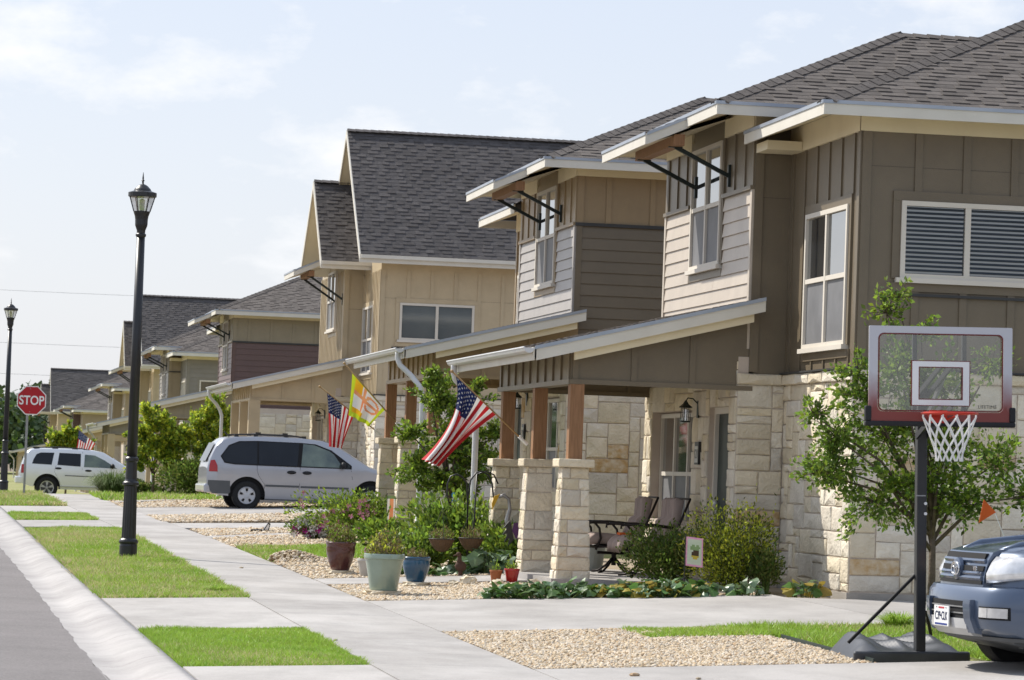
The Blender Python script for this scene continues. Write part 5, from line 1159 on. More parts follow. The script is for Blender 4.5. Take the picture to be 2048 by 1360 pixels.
    text('C39\u00b7CLK', .095, M('plate_ink', (.03, .04, .09)), 'lettering', pl, PM(-.02, .552), .0008, .72, .001)
    b = B(); b.box(3.7755, 3.777, -.06-.02, .06-.02, .612, .626); b.obj('plate_print', M('plate_red', (.45, .05, .06)), pl, local=True); b = B(); b.box(3.7755, 3.777, -.13-.02, .13-.02, .482, .497); b.obj('plate_print', M('plate_blue', (.03, .05, .22)), pl, local=True)
    b = B()
    for yy in (-.12, .08): b.lathe([(.007, 0), (.007, .004)], (3.775, yy, .621), 8, 'x')
    b.obj('plate_bolt', galv, pl, local=True)
    # underbody
    b = B(); b.prism([(3.45, -.7, .40), (3.45, .7, .40), (2.9, .75, .28), (2.9, -.75, .28)], (0, 0, -.03)); b.beam((2.79, -.8, .36), (2.79, .8, .36), .08, .08); b.beam((3.3, -.5, .36), (2.4, -.45, .30), .08, .06); b.beam((3.3, .5, .36), (2.4, .45, .30), .08, .06); b.obj('underbody', plast, S_, local=True)
    c.wheel(0, .385, 'suv', rr=.62, w=.26)
    c.wheel(2.79, .385, 'suv', rr=.62, w=.26)
    for sd in (-1, 1):
        for o in c.panel('side_glass', [(-.5, 1.2), (-.3, 1.62), (1.5, 1.62), (2.3, 1.2)], glassb, sides=(sd,)): pass
    b = B(); b.quad((1.78, -.62, 1.69), (1.78, .62, 1.69), (2.42, .70, 1.26), (2.42, -.70, 1.26)); b.obj('windscreen', glassb, S_, local=True)
    for o in S_.children:
        if o.type == 'MESH' and not o.name.startswith('tyre'): o.location.z -= .105
suv_blue()
# ------------------------------------------------------------------ flags
fred = M('flag_red', (.50, .025, .03), (.42, .02, .025), 6, .8, trans=.25); fwhite = M('flag_white', (.80, .78, .76), (.72, .70, .69), 6, .8, trans=.25); fblue = M('flag_blue', (.012, .02, .085), (.016, .026, .10), 6, .8, trans=.15)
flime = M('flag_lime', (.55, .66, .03), (.47, .58, .03), 6, .8, trans=.35); fyel = M('flag_yellow', (.75, .48, .02), (.70, .36, .02), 6, .8, trans=.35); fora = M('flag_orange', (.72, .24, .12), (.70, .34, .16), 8, .8, trans=.3)
polem = M('varnished_pole', (.42, .27, .12), (.34, .21, .09), 9, .45)
def flag(label, base, tip, E, kind='us', poly=None, seed=0, scale=1, cat='flag'):
    """E(s,t): s across the hoist (0 at the pole tip), t along the fly"""
    t = thing('flag', label, cat, base); b = B(); b.tube([base, tip], .011*scale, 8); b.ball(tip, .022*scale); b.obj('pole', polem, t, smooth=True)
    b = B(); v = (Vector(tip)-Vector(base)).normalized(); b.tube([Vector(base)-v*.03, Vector(base)+v*.12], .022*scale, 8); b.obj('bracket', whitep, t)
    ns, nt_ = 26, 30; b = B(); P = [[E(i/ns, j/nt_) for j in range(nt_+1)] for i in range(ns+1)]
    for i in range(ns+1):
        for j in range(nt_+1): b.v.append(tuple(P[i][j]))
    W_ = nt_+1
    for i in range(ns):
        for j in range(nt_):
            s_, q = (i+.5)/ns, (j+.5)/nt_
            if kind == 'us': m = 2 if (s_ < 7/13 and q < .36) else (0 if int(s_*13) % 2 == 0 else 1)
            else:
                m = 0 if (s_ < .10 or s_ > .92 or q > .86 or q < .05) else 1 if q > .72 and s_ < .55 else 3 if (abs(s_-.42) < .045 or abs(q-.35) < .05 or abs(math.hypot(s_-.7, (q-.35)*.9)-.2) < .035) else 1 if s_ < .36 and q < .33 else 2
            b.f.append((i*W_+j, i*W_+j+1, (i+1)*W_+j+1, (i+1)*W_+j)); b.mi.append(m)
    c = b.obj('cloth', [fred, fwhite, fblue] if kind == 'us' else [flime, fyel, fwhite, fora], t, smooth=True)
    if kind == 'us':
        st = B()
        for r in range(9):
            for q in range(6 if r % 2 == 0 else 5):
                s0 = (r+.75)/9.6*7/13; t0 = ((q+.6)+(0 if r % 2 == 0 else .5))/6.3*.36; ctr = Vector(E(s0, t0)); du = Vector(E(s0+.02, t0))-Vector(E(s0-.02, t0)); dv = Vector(E(s0, t0+.02))-Vector(E(s0, t0-.02))
                if du.length < 1e-6 or dv.length < 1e-6: continue
                n_ = du.cross(dv).normalized(); n_ = -n_ if n_.y > 0 else n_
                rr = .0175*scale; dv_ = dv.normalized()*rr; du_ = du.normalized()*rr*min(1, du.length/dv.length*1.6); pts = []
                for k in range(10): a = k*math.pi/5; w_ = 1 if k % 2 == 0 else .42; pts.append(ctr+n_*.006+(du_*-math.cos(a)+dv_*math.sin(a))*w_)
                st.add(pts, [tuple(range(10))])
        st.obj('stars', fwhite, c, kind='stuff')
    return t
def cloth_fn(A, Bp, C, D, bunch=0, amp=.05, nf=4, sag=.1, seed=0, yo=None):
    # corners: A hoist at the tip, Bp hoist inner, C fly below the tip, D fly below the inner end
    A, Bp, C, D = map(Vector, (A, Bp, C, D))
    def E(s, t):
        h = A.lerp(Bp, s); f = C.lerp(D, s); p = h.lerp(f, t); e = (1-t)*t*4
        p.z += sag*e*(s-.5)*.2; ph = s*nf*math.pi*2+seed
        p.y += amp*math.sin(ph+t*1.3)*t**.8; p.x += bunch*e*(1.0-1.2*s)+amp*.25*math.cos(ph*1.0+t*2)*t
        return tuple(p)
    return E
base = (7.50, 44.15, 2.26); tip = (6.48, 43.9, 3.13)
def on(f, a=base, c=tip): return tuple(a[k]+(c[k]-a[k])*f for k in range(3))
flag('large american flag draped from the porch of the nearest house, left of its posts', base, tip,
     cloth_fn(on(.95), on(.40), (6.15, 43.75, 2.00), (6.33, 43.95, 1.92), .16, .12, 3.6, seed=.6), seed=1)
base2 = (7.46, 58.6, 2.47); tip2 = (6.38, 58.3, 3.22)
f2 = lambda f: on(f, base2, tip2)
flag('american flag with three even folds hanging in front of the cream house, beside the minivan', base2, tip2,
     cloth_fn(f2(.88), f2(.42), (6.56, 58.1, 2.22), (6.80, 58.3, 2.20), .02, .07, 3.0, seed=2.0))
base3 = (7.48, 56.1, 2.55); tip3 = (6.50, 55.9, 3.55)
f3 = lambda f: on(f, base3, tip3)
flag('lime, yellow and orange patterned garden flag hung from the second house porch', base3, tip3,
     cloth_fn(f3(.86), f3(.28), (6.60, 55.8, 2.72), (6.95, 55.9, 2.55), .0, .05, 2.2, seed=.2), kind='art', cat='decorative flag')
bs = (6.8, 130.8, 1.95); tp = (5.33, 130.6, 3.08); f4 = lambda f: on(f, bs, tp)
flag('small distant american flag above the roof of the white suv', bs, tp, cloth_fn(f4(.96), f4(.52), (5.30, 130.4, 2.12), (5.80, 130.6, 2.08), .02, .05, 3, seed=1.2), scale=.9)
# ------------------------------------------------------------------ plants
def leaves(name, pts, size, mat, parent=None, kind=None, dirs=None, mats=None, mi=None, asp=.5, droop=0.0):
    pts = np.asarray(pts, float); n = len(pts); s_ = size*(.6+.8*rng.random(n))[:, None]
    d1 = rng.normal(0, 1, (n, 3)) if dirs is None else np.asarray(dirs, float)+rng.normal(0, .45, (n, 3)); d1[:, 2] -= droop; d1 /= np.linalg.norm(d1, axis=1)[:, None]
    r = rng.normal(0, 1, (n, 3)); d2 = np.cross(d1, r); d2 /= np.linalg.norm(d2, axis=1)[:, None]; nn = np.cross(d1, d2)
    a = pts; b_ = pts+d1*s_*.45+d2*s_*asp*.5+nn*s_*.07; c = pts+d1*s_; d_ = pts+d1*s_*.45-d2*s_*asp*.5+nn*s_*.07
    V = np.stack([a, b_, c, d_], 1).reshape(-1, 3)
    return npmesh(name, V, 4, mat, parent, kind=kind, mats=mats, matidx=mi)
def blob_pts(n, c, r, shell=.55):
    v = rng.normal(0, 1, (n, 3)); v /= np.linalg.norm(v, axis=1)[:, None]; rad = shell+(1-shell)*rng.random(n)**.7
    return np.asarray(c)+v*rad[:, None]*np.asarray(r)
def tree(label, x, y, z, trunk_h, blobs, n, leaf, mats, seed=1, name='tree', group=None, sprigs=14, tr=.045, spread=.5, cat='tree'):
    """blobs: [(dx,dy,dz,r)] relative to the foot ; limbs run from the stem into every blob"""
    R_ = random.Random(seed); t = thing(name, label, cat, (x, y, z), group=group); b = B(); tips = []
    top = Vector((x, y, z+trunk_h)); b.tube([(x, y, z-.1), (x+.01, y, z+trunk_h*.5), tuple(top)], [tr, tr*.85, tr*.7], 8); fork = top
    b.obj('trunk', bark, t, smooth=True); br = B(); P = []; D = []
    for (dx, dy, dz, r) in blobs:
        e = Vector((x+dx, y+dy, z+dz)); m = fork.lerp(e, .5)+Vector((R_.uniform(-.08, .08), R_.uniform(-.08, .08), .06)); br.tube([tuple(fork-Vector((0, 0, R_.random()*trunk_h*.3))), tuple(m), tuple(e)], [tr*.5, tr*.32, tr*.12], 6)
        for k in range(sprigs):
            v = Vector((R_.gauss(0, 1), R_.gauss(0, 1), R_.gauss(.25, .8))).normalized(); q = e+v*r*R_.uniform(.55, 1.25); mid = e.lerp(q, .5)+Vector((0, 0, .05*r)); br.tube([tuple(e), tuple(mid), tuple(q)], [tr*.12, tr*.08, tr*.04], 4)
            cnt = int(n*r*r/sum(bb[3]**2 for bb in blobs)/sprigs); ts = np.sort(rng.random(cnt))**.6
            pp = np.outer(1-ts, np.array(e))+np.outer(ts, np.array(q)); pp += rng.normal(0, r*.13, (cnt, 3))*(1.15-ts[:, None]*.6); P.append(pp); D.append(np.tile(np.array(v), (cnt, 1)))
    br.obj('branches', bark, t, smooth=True)
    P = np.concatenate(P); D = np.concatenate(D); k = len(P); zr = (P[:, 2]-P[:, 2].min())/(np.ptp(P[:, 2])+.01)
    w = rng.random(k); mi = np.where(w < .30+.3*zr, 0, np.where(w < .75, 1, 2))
    leaves('crown', P, leaf, None, t, dirs=D*.6, mats=mats, mi=mi, asp=.6); return t
lv = [leaf_bright, leaf_mid, leaf_dark]
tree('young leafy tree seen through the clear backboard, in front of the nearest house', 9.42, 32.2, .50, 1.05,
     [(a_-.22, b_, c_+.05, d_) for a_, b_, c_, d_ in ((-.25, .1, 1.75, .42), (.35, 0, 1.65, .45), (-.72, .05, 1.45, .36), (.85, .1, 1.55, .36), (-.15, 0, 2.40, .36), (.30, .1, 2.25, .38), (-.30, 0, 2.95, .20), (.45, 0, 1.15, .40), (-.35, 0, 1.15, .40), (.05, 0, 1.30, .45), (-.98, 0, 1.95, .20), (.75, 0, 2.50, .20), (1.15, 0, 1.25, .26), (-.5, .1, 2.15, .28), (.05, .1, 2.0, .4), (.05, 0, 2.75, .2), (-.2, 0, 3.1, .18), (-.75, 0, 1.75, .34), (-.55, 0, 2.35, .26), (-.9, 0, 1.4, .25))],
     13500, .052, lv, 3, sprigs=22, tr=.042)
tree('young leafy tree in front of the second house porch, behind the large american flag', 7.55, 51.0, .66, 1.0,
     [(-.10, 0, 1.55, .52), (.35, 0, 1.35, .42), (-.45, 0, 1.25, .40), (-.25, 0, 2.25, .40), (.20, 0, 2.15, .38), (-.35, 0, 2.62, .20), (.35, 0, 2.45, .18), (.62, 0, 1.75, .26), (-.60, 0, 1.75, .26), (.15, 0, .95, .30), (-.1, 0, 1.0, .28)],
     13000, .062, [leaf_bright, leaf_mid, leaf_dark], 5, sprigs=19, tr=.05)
ly = [leaf_yel, leaf_bright, leaf_mid]
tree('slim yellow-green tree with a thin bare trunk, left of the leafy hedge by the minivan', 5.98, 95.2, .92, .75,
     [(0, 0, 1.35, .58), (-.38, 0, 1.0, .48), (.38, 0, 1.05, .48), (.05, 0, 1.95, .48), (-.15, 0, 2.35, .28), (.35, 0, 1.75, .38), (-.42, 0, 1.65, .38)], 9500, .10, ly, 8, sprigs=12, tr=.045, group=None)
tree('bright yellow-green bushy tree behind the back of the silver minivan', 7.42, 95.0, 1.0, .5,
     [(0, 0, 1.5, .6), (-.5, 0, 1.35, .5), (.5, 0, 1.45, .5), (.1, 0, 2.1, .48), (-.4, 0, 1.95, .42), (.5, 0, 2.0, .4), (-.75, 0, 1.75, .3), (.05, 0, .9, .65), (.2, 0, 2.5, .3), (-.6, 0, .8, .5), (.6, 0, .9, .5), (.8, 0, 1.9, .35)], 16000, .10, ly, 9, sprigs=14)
tree('yellow-green tree behind the white suv roof, below the distant american flag', 5.35, 140, .5, .9,
     [(0, 0, 1.9, .65), (-.6, 0, 1.7, .5), (.6, 0, 1.8, .5), (.1, 0, 2.5, .45), (-.5, 0, 2.3, .35), (.2, 0, 1.1, .5)], 4500, .16, ly, 10, sprigs=12)
def shrub(label, c, r, n, leaf, mats, name='shrub', flowers=None, fl_n=0, fs=1.0, group=None, shell=.35, w=(.4, .4, .2), droop=0, cat='shrub', spiky=0):
    x, y, z = c; t = thing(name, label, cat, (x, y, z), group=group); st = B()
    sub = [(rng.normal(0, .42)*r[0], rng.normal(0, .42)*r[1], (.35+.5*rng.random())*r[2]*1.0) for _ in range(11)]+[(0, 0, r[2]*.45)]
    P, D = [], []
    for (a, b_, h) in sub:
        sc_ = (.50+.2*rng.random()); pts = blob_pts(int(n/12), (x+a*.9, y+b_*.9, z+h*.8), (r[0]*sc_, r[1]*sc_, r[2]*sc_*.62), shell); P.append(pts); D.append(pts-np.array([x+a*.5, y+b_*.5, z+h*.2]))
        st.tube([(x+a*.2, y+b_*.2, z-.05), (x+a*.6, y+b_*.6, z+h*.6), (x+a, y+b_, z+h*1.1)], [.012, .008, .004], 4)
    P = np.concatenate(P); D = np.concatenate(D)
    if spiky:
        k = rng.integers(0, len(P), spiky); base_ = P[k]; hh = rng.random(spiky)*r[2]*.45; add = []
        for i in range(spiky):
            m = 9; tt = np.linspace(0, 1, m)[:, None]; add.append(base_[i]+tt*np.array([rng.normal(0, .12)*hh[i], rng.normal(0, .12)*hh[i], hh[i]]))
        add = np.concatenate(add); P = np.concatenate([P, add]); D = np.concatenate([D, np.tile([0, 0, .25], (len(add), 1))])
    keep = P[:, 2] > z-.02; P, D = P[keep], D[keep]; D /= np.linalg.norm(D, axis=1)[:, None]+1e-6
    st.obj('stems', stemm, t); mi = rng.choice(len(mats), len(P), p=np.array(w)[:len(mats)]/sum(w[:len(mats)]))
    leaves('foliage', P, leaf, None, t, dirs=D, mats=mats, mi=mi, asp=.5, droop=droop)
    if flowers:
        top = P[(D[:, 2] > .1) | (D[:, 1] < -.4)]
        for mname, cnt in zip(flowers, fl_n):
            q = top[rng.integers(0, len(top), cnt)]; q = q+np.array([0, 0, .0])+(q-np.array([x, y, z+r[2]*.4]))*.05; V = []
            for pnt in q:
                b = B()
                for k in range(5): a = k*1.257+rng.random(); b.quad(tuple(pnt), (pnt[0]+.03*fs*math.cos(a), pnt[1]-.03, pnt[2]+.03*fs*math.sin(a)), (pnt[0]+.05*fs*math.cos(a+.5), pnt[1]-.035, pnt[2]+.05*fs*math.sin(a+.5)), (pnt[0]+.03*fs*math.cos(a+1), pnt[1]-.03, pnt[2]+.03*fs*math.sin(a+1)))
                b.obj('flower', mname, t)
    return t
pink = M('pink_petals', (.62, .26, .42), (.70, .36, .48), 20, .7, rand=.2); white_p = M('white_petals', (.78, .76, .76), rough=.7); mag = M('magenta_petals', (.48, .04, .32), (.40, .03, .27), 20, .7, rand=.2)
shrub('round flowering bush covered in small pink blooms, left of the garden hooks', (7.28, 58.2, .66), (1.0, .7, .80), 6800, .065, [leaf_mid, leaf_bright, leaf_dark], 'flowering_bush', [pink], [110], cat='bush')
shrub('low clump of white and magenta petunias at the left end of the pink bush', (6.52, 59.2, .64), (.46, .32, .42), 2200, .055, [leaf_mid, leaf_dark], 'petunia_clump', [white_p, mag], [150, 60], fs=1.2, cat='flowers')
shrub('tall tangle of leafy garden plants behind the hanging baskets', (7.25, 47.3, .55), (.80, .6, 1.0), 4600, .085, [leaf_mid, leaf_bright, leaf_dark], 'garden_plants', [M('small_yellow_petals', (.6, .45, .05))], [10], cat='plants', spiky=45)
shrub('leafy garden plants with a few dry stems, right behind the blue and green pots', (6.55, 46.6, .52), (.45, .4, .62), 2200, .07, [leaf_bright, leaf_mid, leaf_dark], 'garden_plants', cat='plants', spiky=25)
shrub('leafy garden plants around the foot of the near white downspout', (7.62, 46.2, .58), (.45, .4, .60), 1700, .075, [leaf_mid, leaf_bright, leaf_dark], 'garden_plants', cat='plants', spiky=15)
shrub('dark green shrub beside the rocking chairs, left of the yellow-green shrub', (8.68, 40.9, .58), (.42, .4, .78), 6000, .042, [leaf_olive, leaf_dark, leaf_mid], 'shrub', cat='shrub', w=(.3, .5, .2), spiky=34)
shrub('yellow-green upright shrub behind the small bee garden flag', (9.28, 40.0, .58), (.50, .42, 1.0), 8500, .042, [leaf_yel, leaf_olive, leaf_dark], 'shrub', cat='shrub', w=(.5, .35, .15), spiky=70)
shrub('small dark shrub at the corner where the two nearest stone walls meet', (9.62, 39.6, .58), (.30, .3, .50), 1900, .045, [leaf_olive, leaf_dark], 'shrub', cat='shrub', spiky=15)
shrub('big loose hedge shrub below the yellow-green tree, left of the silver minivan', (7.25, 94.0, 1.0), (1.05, .6, 1.05), 7000, .085, [leaf_olive, leaf_mid, leaf_dark], 'shrub', cat='shrub', spiky=40)
shrub('dark low shrub between the grass clump and the slim tree', (5.75, 96.3, .95), (.5, .4, .48), 1800, .08, [leaf_dark, leaf_olive], 'shrub', cat='shrub')
shrub('dark green low planting under the front of the silver minivan', (10.0, 84.4, 1.0), (1.2, .5, .32), 1800, .09, [leaf_dark, leaf_olive], 'shrub', cat='shrub')
shrub('low evergreen shrub in front of the second house porch slab', (7.75, 53.6, .68), (.7, .3, .42), 2400, .06, [leaf_mid, leaf_dark, leaf_olive], 'shrub', cat='shrub')
shrub('leafy perennials at the base of the second house downspout', (7.1, 54.3, .66), (.45, .3, .50), 1900, .07, [leaf_mid, leaf_bright, leaf_dark], 'shrub', cat='shrub', spiky=20)
tuft(4.98, 97.2, .62, .78, 1500, M('ornamental_grass_blade', (.20, .25, .10), (.13, .19, .06), 2, .6, rand=.3, trans=.3), 'ornamental_grass', 'large arching clump of pale green ornamental grass behind the near lamp post', 'ornamental grass', .012)
tuft(9.15, 32.35, .22, .20, 420, green1, 'grass_tuft', 'tall tuft of grass at the edge of the lawn behind the hoop base', 'grass tuft', .006)
tuft(3.42, 48.9, .16, .10, 160, green1, 'grass_tuft', 'spreading weed tuft on the sidewalk edge right of the lamp post', 'grass tuft', .005)
tuft(3.35, 40.2, .20, .10, 240, green1, 'grass_tuft', 'bright weed tuft at the near sidewalk corner of the long parkway lawn', 'grass tuft', .005)
# big-leaved vegetable plants: every leaf a part
def bigleaf_mesh(mat, seed):
    r_ = random.Random(seed); b = B(); n = 9; pts = [(0, 0, 0)]
    for k in range(n):
        a = -math.pi*.9+1.8*math.pi*k/(n-1); rr = (1.0 if k % 2 == 0 else .78)*(1-.12*abs(k-4)/4)*(.9+.2*r_.random()); pts.append((rr*math.cos(a)*.5+.38, rr*math.sin(a)*.52, .09*math.cos(a*2)+.05*r_.random()-.12*rr))
    pts[0] = (.30, 0, .05); b.add([(0, 0, 0)]+pts, [(1, k, k+1) for k in range(2, n+1)]+[(0, 2, 1), (0, 1, n+1)])
    return b.mesh('leaf', mat)
veg1 = M('vine_leaf', (.12, .22, .05), (.07, .15, .035), 30, .42, rand=.3, trans=.3, spec=.6); veg2 = M('blue_green_leaf', (.16, .24, .13), (.10, .17, .08), 30, .35, rand=.25, trans=.25, spec=.7); veg3 = M('fading_yellow_leaf', (.42, .34, .06), (.34, .26, .05), 20, .5, rand=.2, trans=.3)
BL = {m: [bigleaf_mesh(m, k) for k in range(4)] for m in (veg1, veg2, veg3)}
def bigleaf_plant(label, c, rx, ry, h, n, size, mats, name='vegetable_plant', cat='plant', seed=1, group=None, zf=None):
    R_ = random.Random(seed); t = thing(name, label, cat, c, group=group); st = B()
    for k in range(n):
        a, q = R_.random()*6.28, R_.random()**.5; dx, dy = rx*q*math.cos(a), ry*q*math.sin(a); zz = h*(.25+.75*R_.random())*(1-.35*q); m = R_.choice(mats)
        o = bpy.data.objects.new('leaf', R_.choice(BL[m])); COL.objects.link(o); o.parent = t; s_ = size*R_.uniform(.6, 1.25); o.scale = (s_, s_, s_); zb = zt(c[0]+dx, c[1]+dy)-c[2]
        o.location = (dx, dy, zb+zz); o.rotation_euler = (R_.gauss(0, .5), R_.gauss(.25, .4), R_.random()*6.28); st.tube([(c[0]+dx*.75, c[1]+dy*.75, zb+c[2]-.02), (c[0]+dx, c[1]+dy, zb+c[2]+zz)], .005, 4)
    st.obj('stems', stemm, t); return t
bigleaf_plant('long low bed of glossy squash vines along the driveway, left half', (6.95, 39.0, .47), .75, .38, .20, 280, .12, [veg1, veg1, veg1, veg2], 'squash_bed', 'vine bed', 2)
bigleaf_plant('long low bed of squash vines along the driveway, right half under the bee flag', (8.15, 38.8, .52), .72, .34, .22, 260, .13, [veg1, veg1, veg2, veg3], 'squash_bed', 'vine bed', 3)
bigleaf_plant('large silvery squash leaves in front of the middle porch pillar', (7.35, 45.2, .55), .36, .35, .40, 60, .24, [veg2, veg2, veg1], 'squash_plant', 'squash plant', 4)
bigleaf_plant('low blue-green squash leaves along the path, around the duck statue', (6.55, 45.0, .50), .50, .22, .16, 70, .15, [veg2, veg1], 'squash_plant', 'squash plant', 5)
bigleaf_plant('small pumpkin vine with a yellowing leaf, left of the stone corner', (9.22, 38.75, .57), .22, .20, .20, 24, .15, [veg2, veg1], 'pumpkin_vine', 'pumpkin vine', 6)
bigleaf_plant('small pumpkin vine with yellow leaves touching the stone house corner', (9.85, 38.7, .58), .22, .18, .26, 24, .16, [veg2, veg1, veg3], 'pumpkin_vine', 'pumpkin vine', 7)
# ------------------------------------------------------------------ pots and garden ornaments
def pot(label, x, y, H, rt, rb, mat, prof, plant=None, stone=True, name='plant_pot', group='glazed flower pots on the gravel'):
    z = zt(x, y)+.01
    if stone:
        b = B(); R_ = random.Random(int(x*100)); o = len(b.v); pr = [(rb*1.35, 0), (rb*1.45, .02), (rb*1.35, .05), (.01, .055)]; b.lathe(pr, (x, y, z-.01), 11)
        for i in range(len(b.v)): vx, vy, vz = b.v[i]; k = 1+.18*R_.uniform(-1, 1); b.v[i] = (x+(vx-x)*k, y+(vy-y)*k, vz)
        tag(b.obj('flat_stone', ST[0]), 'flat limestone slab under the '+label.split(',')[0], 'flat stone'); z += .045
    t = thing(name, label, 'plant pot', (x, y, z), group=group); b = B(); P = [(r*(rb+(rt-rb)*1), h*H) for r, h in prof]
    b.lathe(P+[(P[-1][0]*.9, H*.97), (P[-1][0]*.86, H*.86), (.01, H*.86)], (x, y, z), 32); o = b.obj('pot_body', mat, t); autosmooth(o, 40)
    b = B(); b.lathe([(P[-1][0]*.86, H*.86), (.01, H*.9)], (x, y, z), 20); b.obj('potting_soil', soil, t)
    if plant:
        n, hh, rr, mats, lf = plant; k = rng.random((n, 2)); a = k[:, 0]*6.28; q = k[:, 1]**.5*rr; P = np.stack([x+np.cos(a)*q, y+np.sin(a)*q, z+H*.88+hh*rng.random(n)*(1-.45*(q/rr))*(1+.5*np.sin(a*3+x*9))], 1)
        leaves('potted_plant', P, lf, None, t, dirs=np.tile([0, 0, .5], (n, 1)), mats=mats, mi=rng.choice(len(mats), n), asp=.35)
    return t
glz = lambda n, c: M(n, c, tuple(v*.8 for v in c), 3, .22, .08, 30, spec=.55, coat=.4)
tub = [(.66, 0), (.68, .03), (.80, .45), (.92, .80), (.94, .84), (1.0, .86), (1.01, .96), (.98, 1.0)]; jar = [(.60, 0), (.62, .03), (.80, .3), (.93, .55), (.97, .75), (.95, .86), (1.0, .9), (1.02, .97), (.98, 1.0)]
pot('largest pot, pale celadon green with a rolled rim, by the sidewalk', 5.22, 40.15, .42, .238, .15, glz('celadon_glaze', (.27, .34, .27)), tub, (1100, .27, .21, [leaf_dry, leaf_olive, leaf_yel, leaf_dry], .05))
pot('deep blue glazed pot, right behind the pale green pot', 5.87, 42.15, .30, .172, .12, glz('blue_glaze', (.008, .07, .15)), jar, (300, .13, .13, [leaf_dry, leaf_olive], .045))
pot('burgundy glazed pot with a scrubby plant, leftmost of the pots', 5.36, 45.7, .37, .198, .125, glz('burgundy_glaze', (.085, .022, .022)), jar, (900, .28, .18, [leaf_olive, leaf_bright, leaf_dry], .05))
pot('small plain whitish pot with pink flowers, half hidden behind the green pot', 5.62, 44.9, .22, .14, .10, M('plain_pot', (.50, .47, .42)), tub, (160, .22, .12, [leaf_dry, leaf_bright, pink], .035), stone=False)
pot('little terracotta pot on the path edge, left of the red pot', 6.93, 42.62, .15, .080, .055, M('terracotta', (.36, .13, .055)), tub, (60, .14, .06, [leaf_mid, leaf_bright], .04), stone=False, name='small_pot', group='little pots on the path edge')
pot('little bright red pot on the path edge, right of the terracotta pot', 7.13, 42.62, .165, .098, .07, glz('red_glaze', (.42, .015, .015)), tub, (70, .16, .08, [leaf_mid, leaf_bright], .045), stone=False, name='small_pot', group='little pots on the path edge')
b = B()
for k, (x, y, r) in enumerate(((6.55, 42.4, .12), (6.85, 42.0, .09), (7.25, 41.6, .10), (6.35, 42.25, .07), (7.5, 41.9, .07))):
    b = B(); b.ball((x, y, zt(x, y)+r*.3), r, r*.7, r*.55, 8, 5); R_ = random.Random(k)
    b.v = [(v[0]+R_.uniform(-.2, .2)*r, v[1]+R_.uniform(-.2, .2)*r, v[2]+R_.uniform(-.15, .15)*r) for v in b.v]
    tag(b.obj('garden_rock', ST[0]), ['largest pale rock beside the terracotta pot', 'pale rock below the red pot', 'pale rock right of the red pot at the vine bed', 'smallest pale rock left of the terracotta pot', 'small pale rock nearest the front porch pillar'][k], 'rock')
# shepherd hooks with coir baskets
def hooks():
    t = thing('shepherd_hook', 'black double shepherd hook standing in the garden plants behind the baskets', 'garden hook', (7.05, 45.9, .55)); b = B()
    x, y = 7.05, 45.9; b.tube([(x+.02, y, .55), (x, y, 1.45), (x-.02, y, 1.72), (x-.09, y, 1.80), (x-.16, y, 1.83), (x-.24, y, 1.80), (x-.28, y, 1.70), (x-.28, y, 1.55), (x-.245, y, 1.44), (x-.22, y, 1.46)], .011, 6)
    b.obj('hook_arm', blackm, t, smooth=True); b = B(); b.tube([(x+.02, y, .6), (x, y, 1.5), (x+.03, y, 1.76), (x+.10, y, 1.86), (x+.18, y, 1.88), (x+.27, y, 1.83), (x+.32, y, 1.72), (x+.34, y, 1.55), (x+.37, y, 1.48)], .011, 6); b.obj('hook_arm', blackm, t, smooth=True)
    b = B(); b.tube([(x+.15, y+.25, 1.84), (x+.27, y+.25, 1.88), (x+.38, y+.25, 1.84), (x+.44, y+.25, 1.72)], .01, 6); b.tube([(x+.15, y+.25, 1.84), (x+.12, y+.25, .6)], .011, 6); b.obj('rear_hook', blackm, t, smooth=True)
hooks()
coir = M('coir_basket', (.20, .12, .07), (.13, .075, .045), 40, .95, .8, 60, stretch=(3, 3, .6))
def basket(label, x, y, z, r):
    t = thing('hanging_basket', label, 'basket', (x, y, z), group='coir hanging baskets on the garden hooks'); b = B(); b.lathe([(.02, -.17), (r*.45, -.15), (r*.75, -.09), (r*.93, -.03), (r, .0), (r*.94, .0), (r*.9, -.03), (.01, -.035)], (x, y, z), 26, flute=.045); b.obj('coir_bowl', coir, t)
    b = B(); b.tube([(x+r*1.01*math.cos(a), y+r*1.01*math.sin(a), z) for a in np.linspace(0, 6.283, 25)], .005, 5, cap=False)
    for k in range(3): a = k*2.094+.5; b.tube([(x+r*math.cos(a), y+r*math.sin(a), z), (x, y, z+.40)], .003, 4)
    b.tube([(x, y, z+.4), (x+.0, y+.25, z+.52)], .003, 4); b.obj('chain', blackm, t); n = 260; a = rng.random(n)*6.28; q = rng.random(n)**.5*r*.85
    leaves('basket_plant', np.stack([x+np.cos(a)*q, y+np.sin(a)*q, z-.03+.20*rng.random(n)*(1-q/r*.5)], 1), .05, None, t, dirs=np.tile([0, 0, .5], (n, 1)), mats=[leaf_dry, leaf_olive], mi=rng.choice(2, n), asp=.25)
basket('left coir basket of dry plants, hung low from the garden hook', 6.62, 45.2, .98, .172)
basket('right coir basket of brown grass, just right of the other basket', 7.03, 45.35, 1.00, .168)
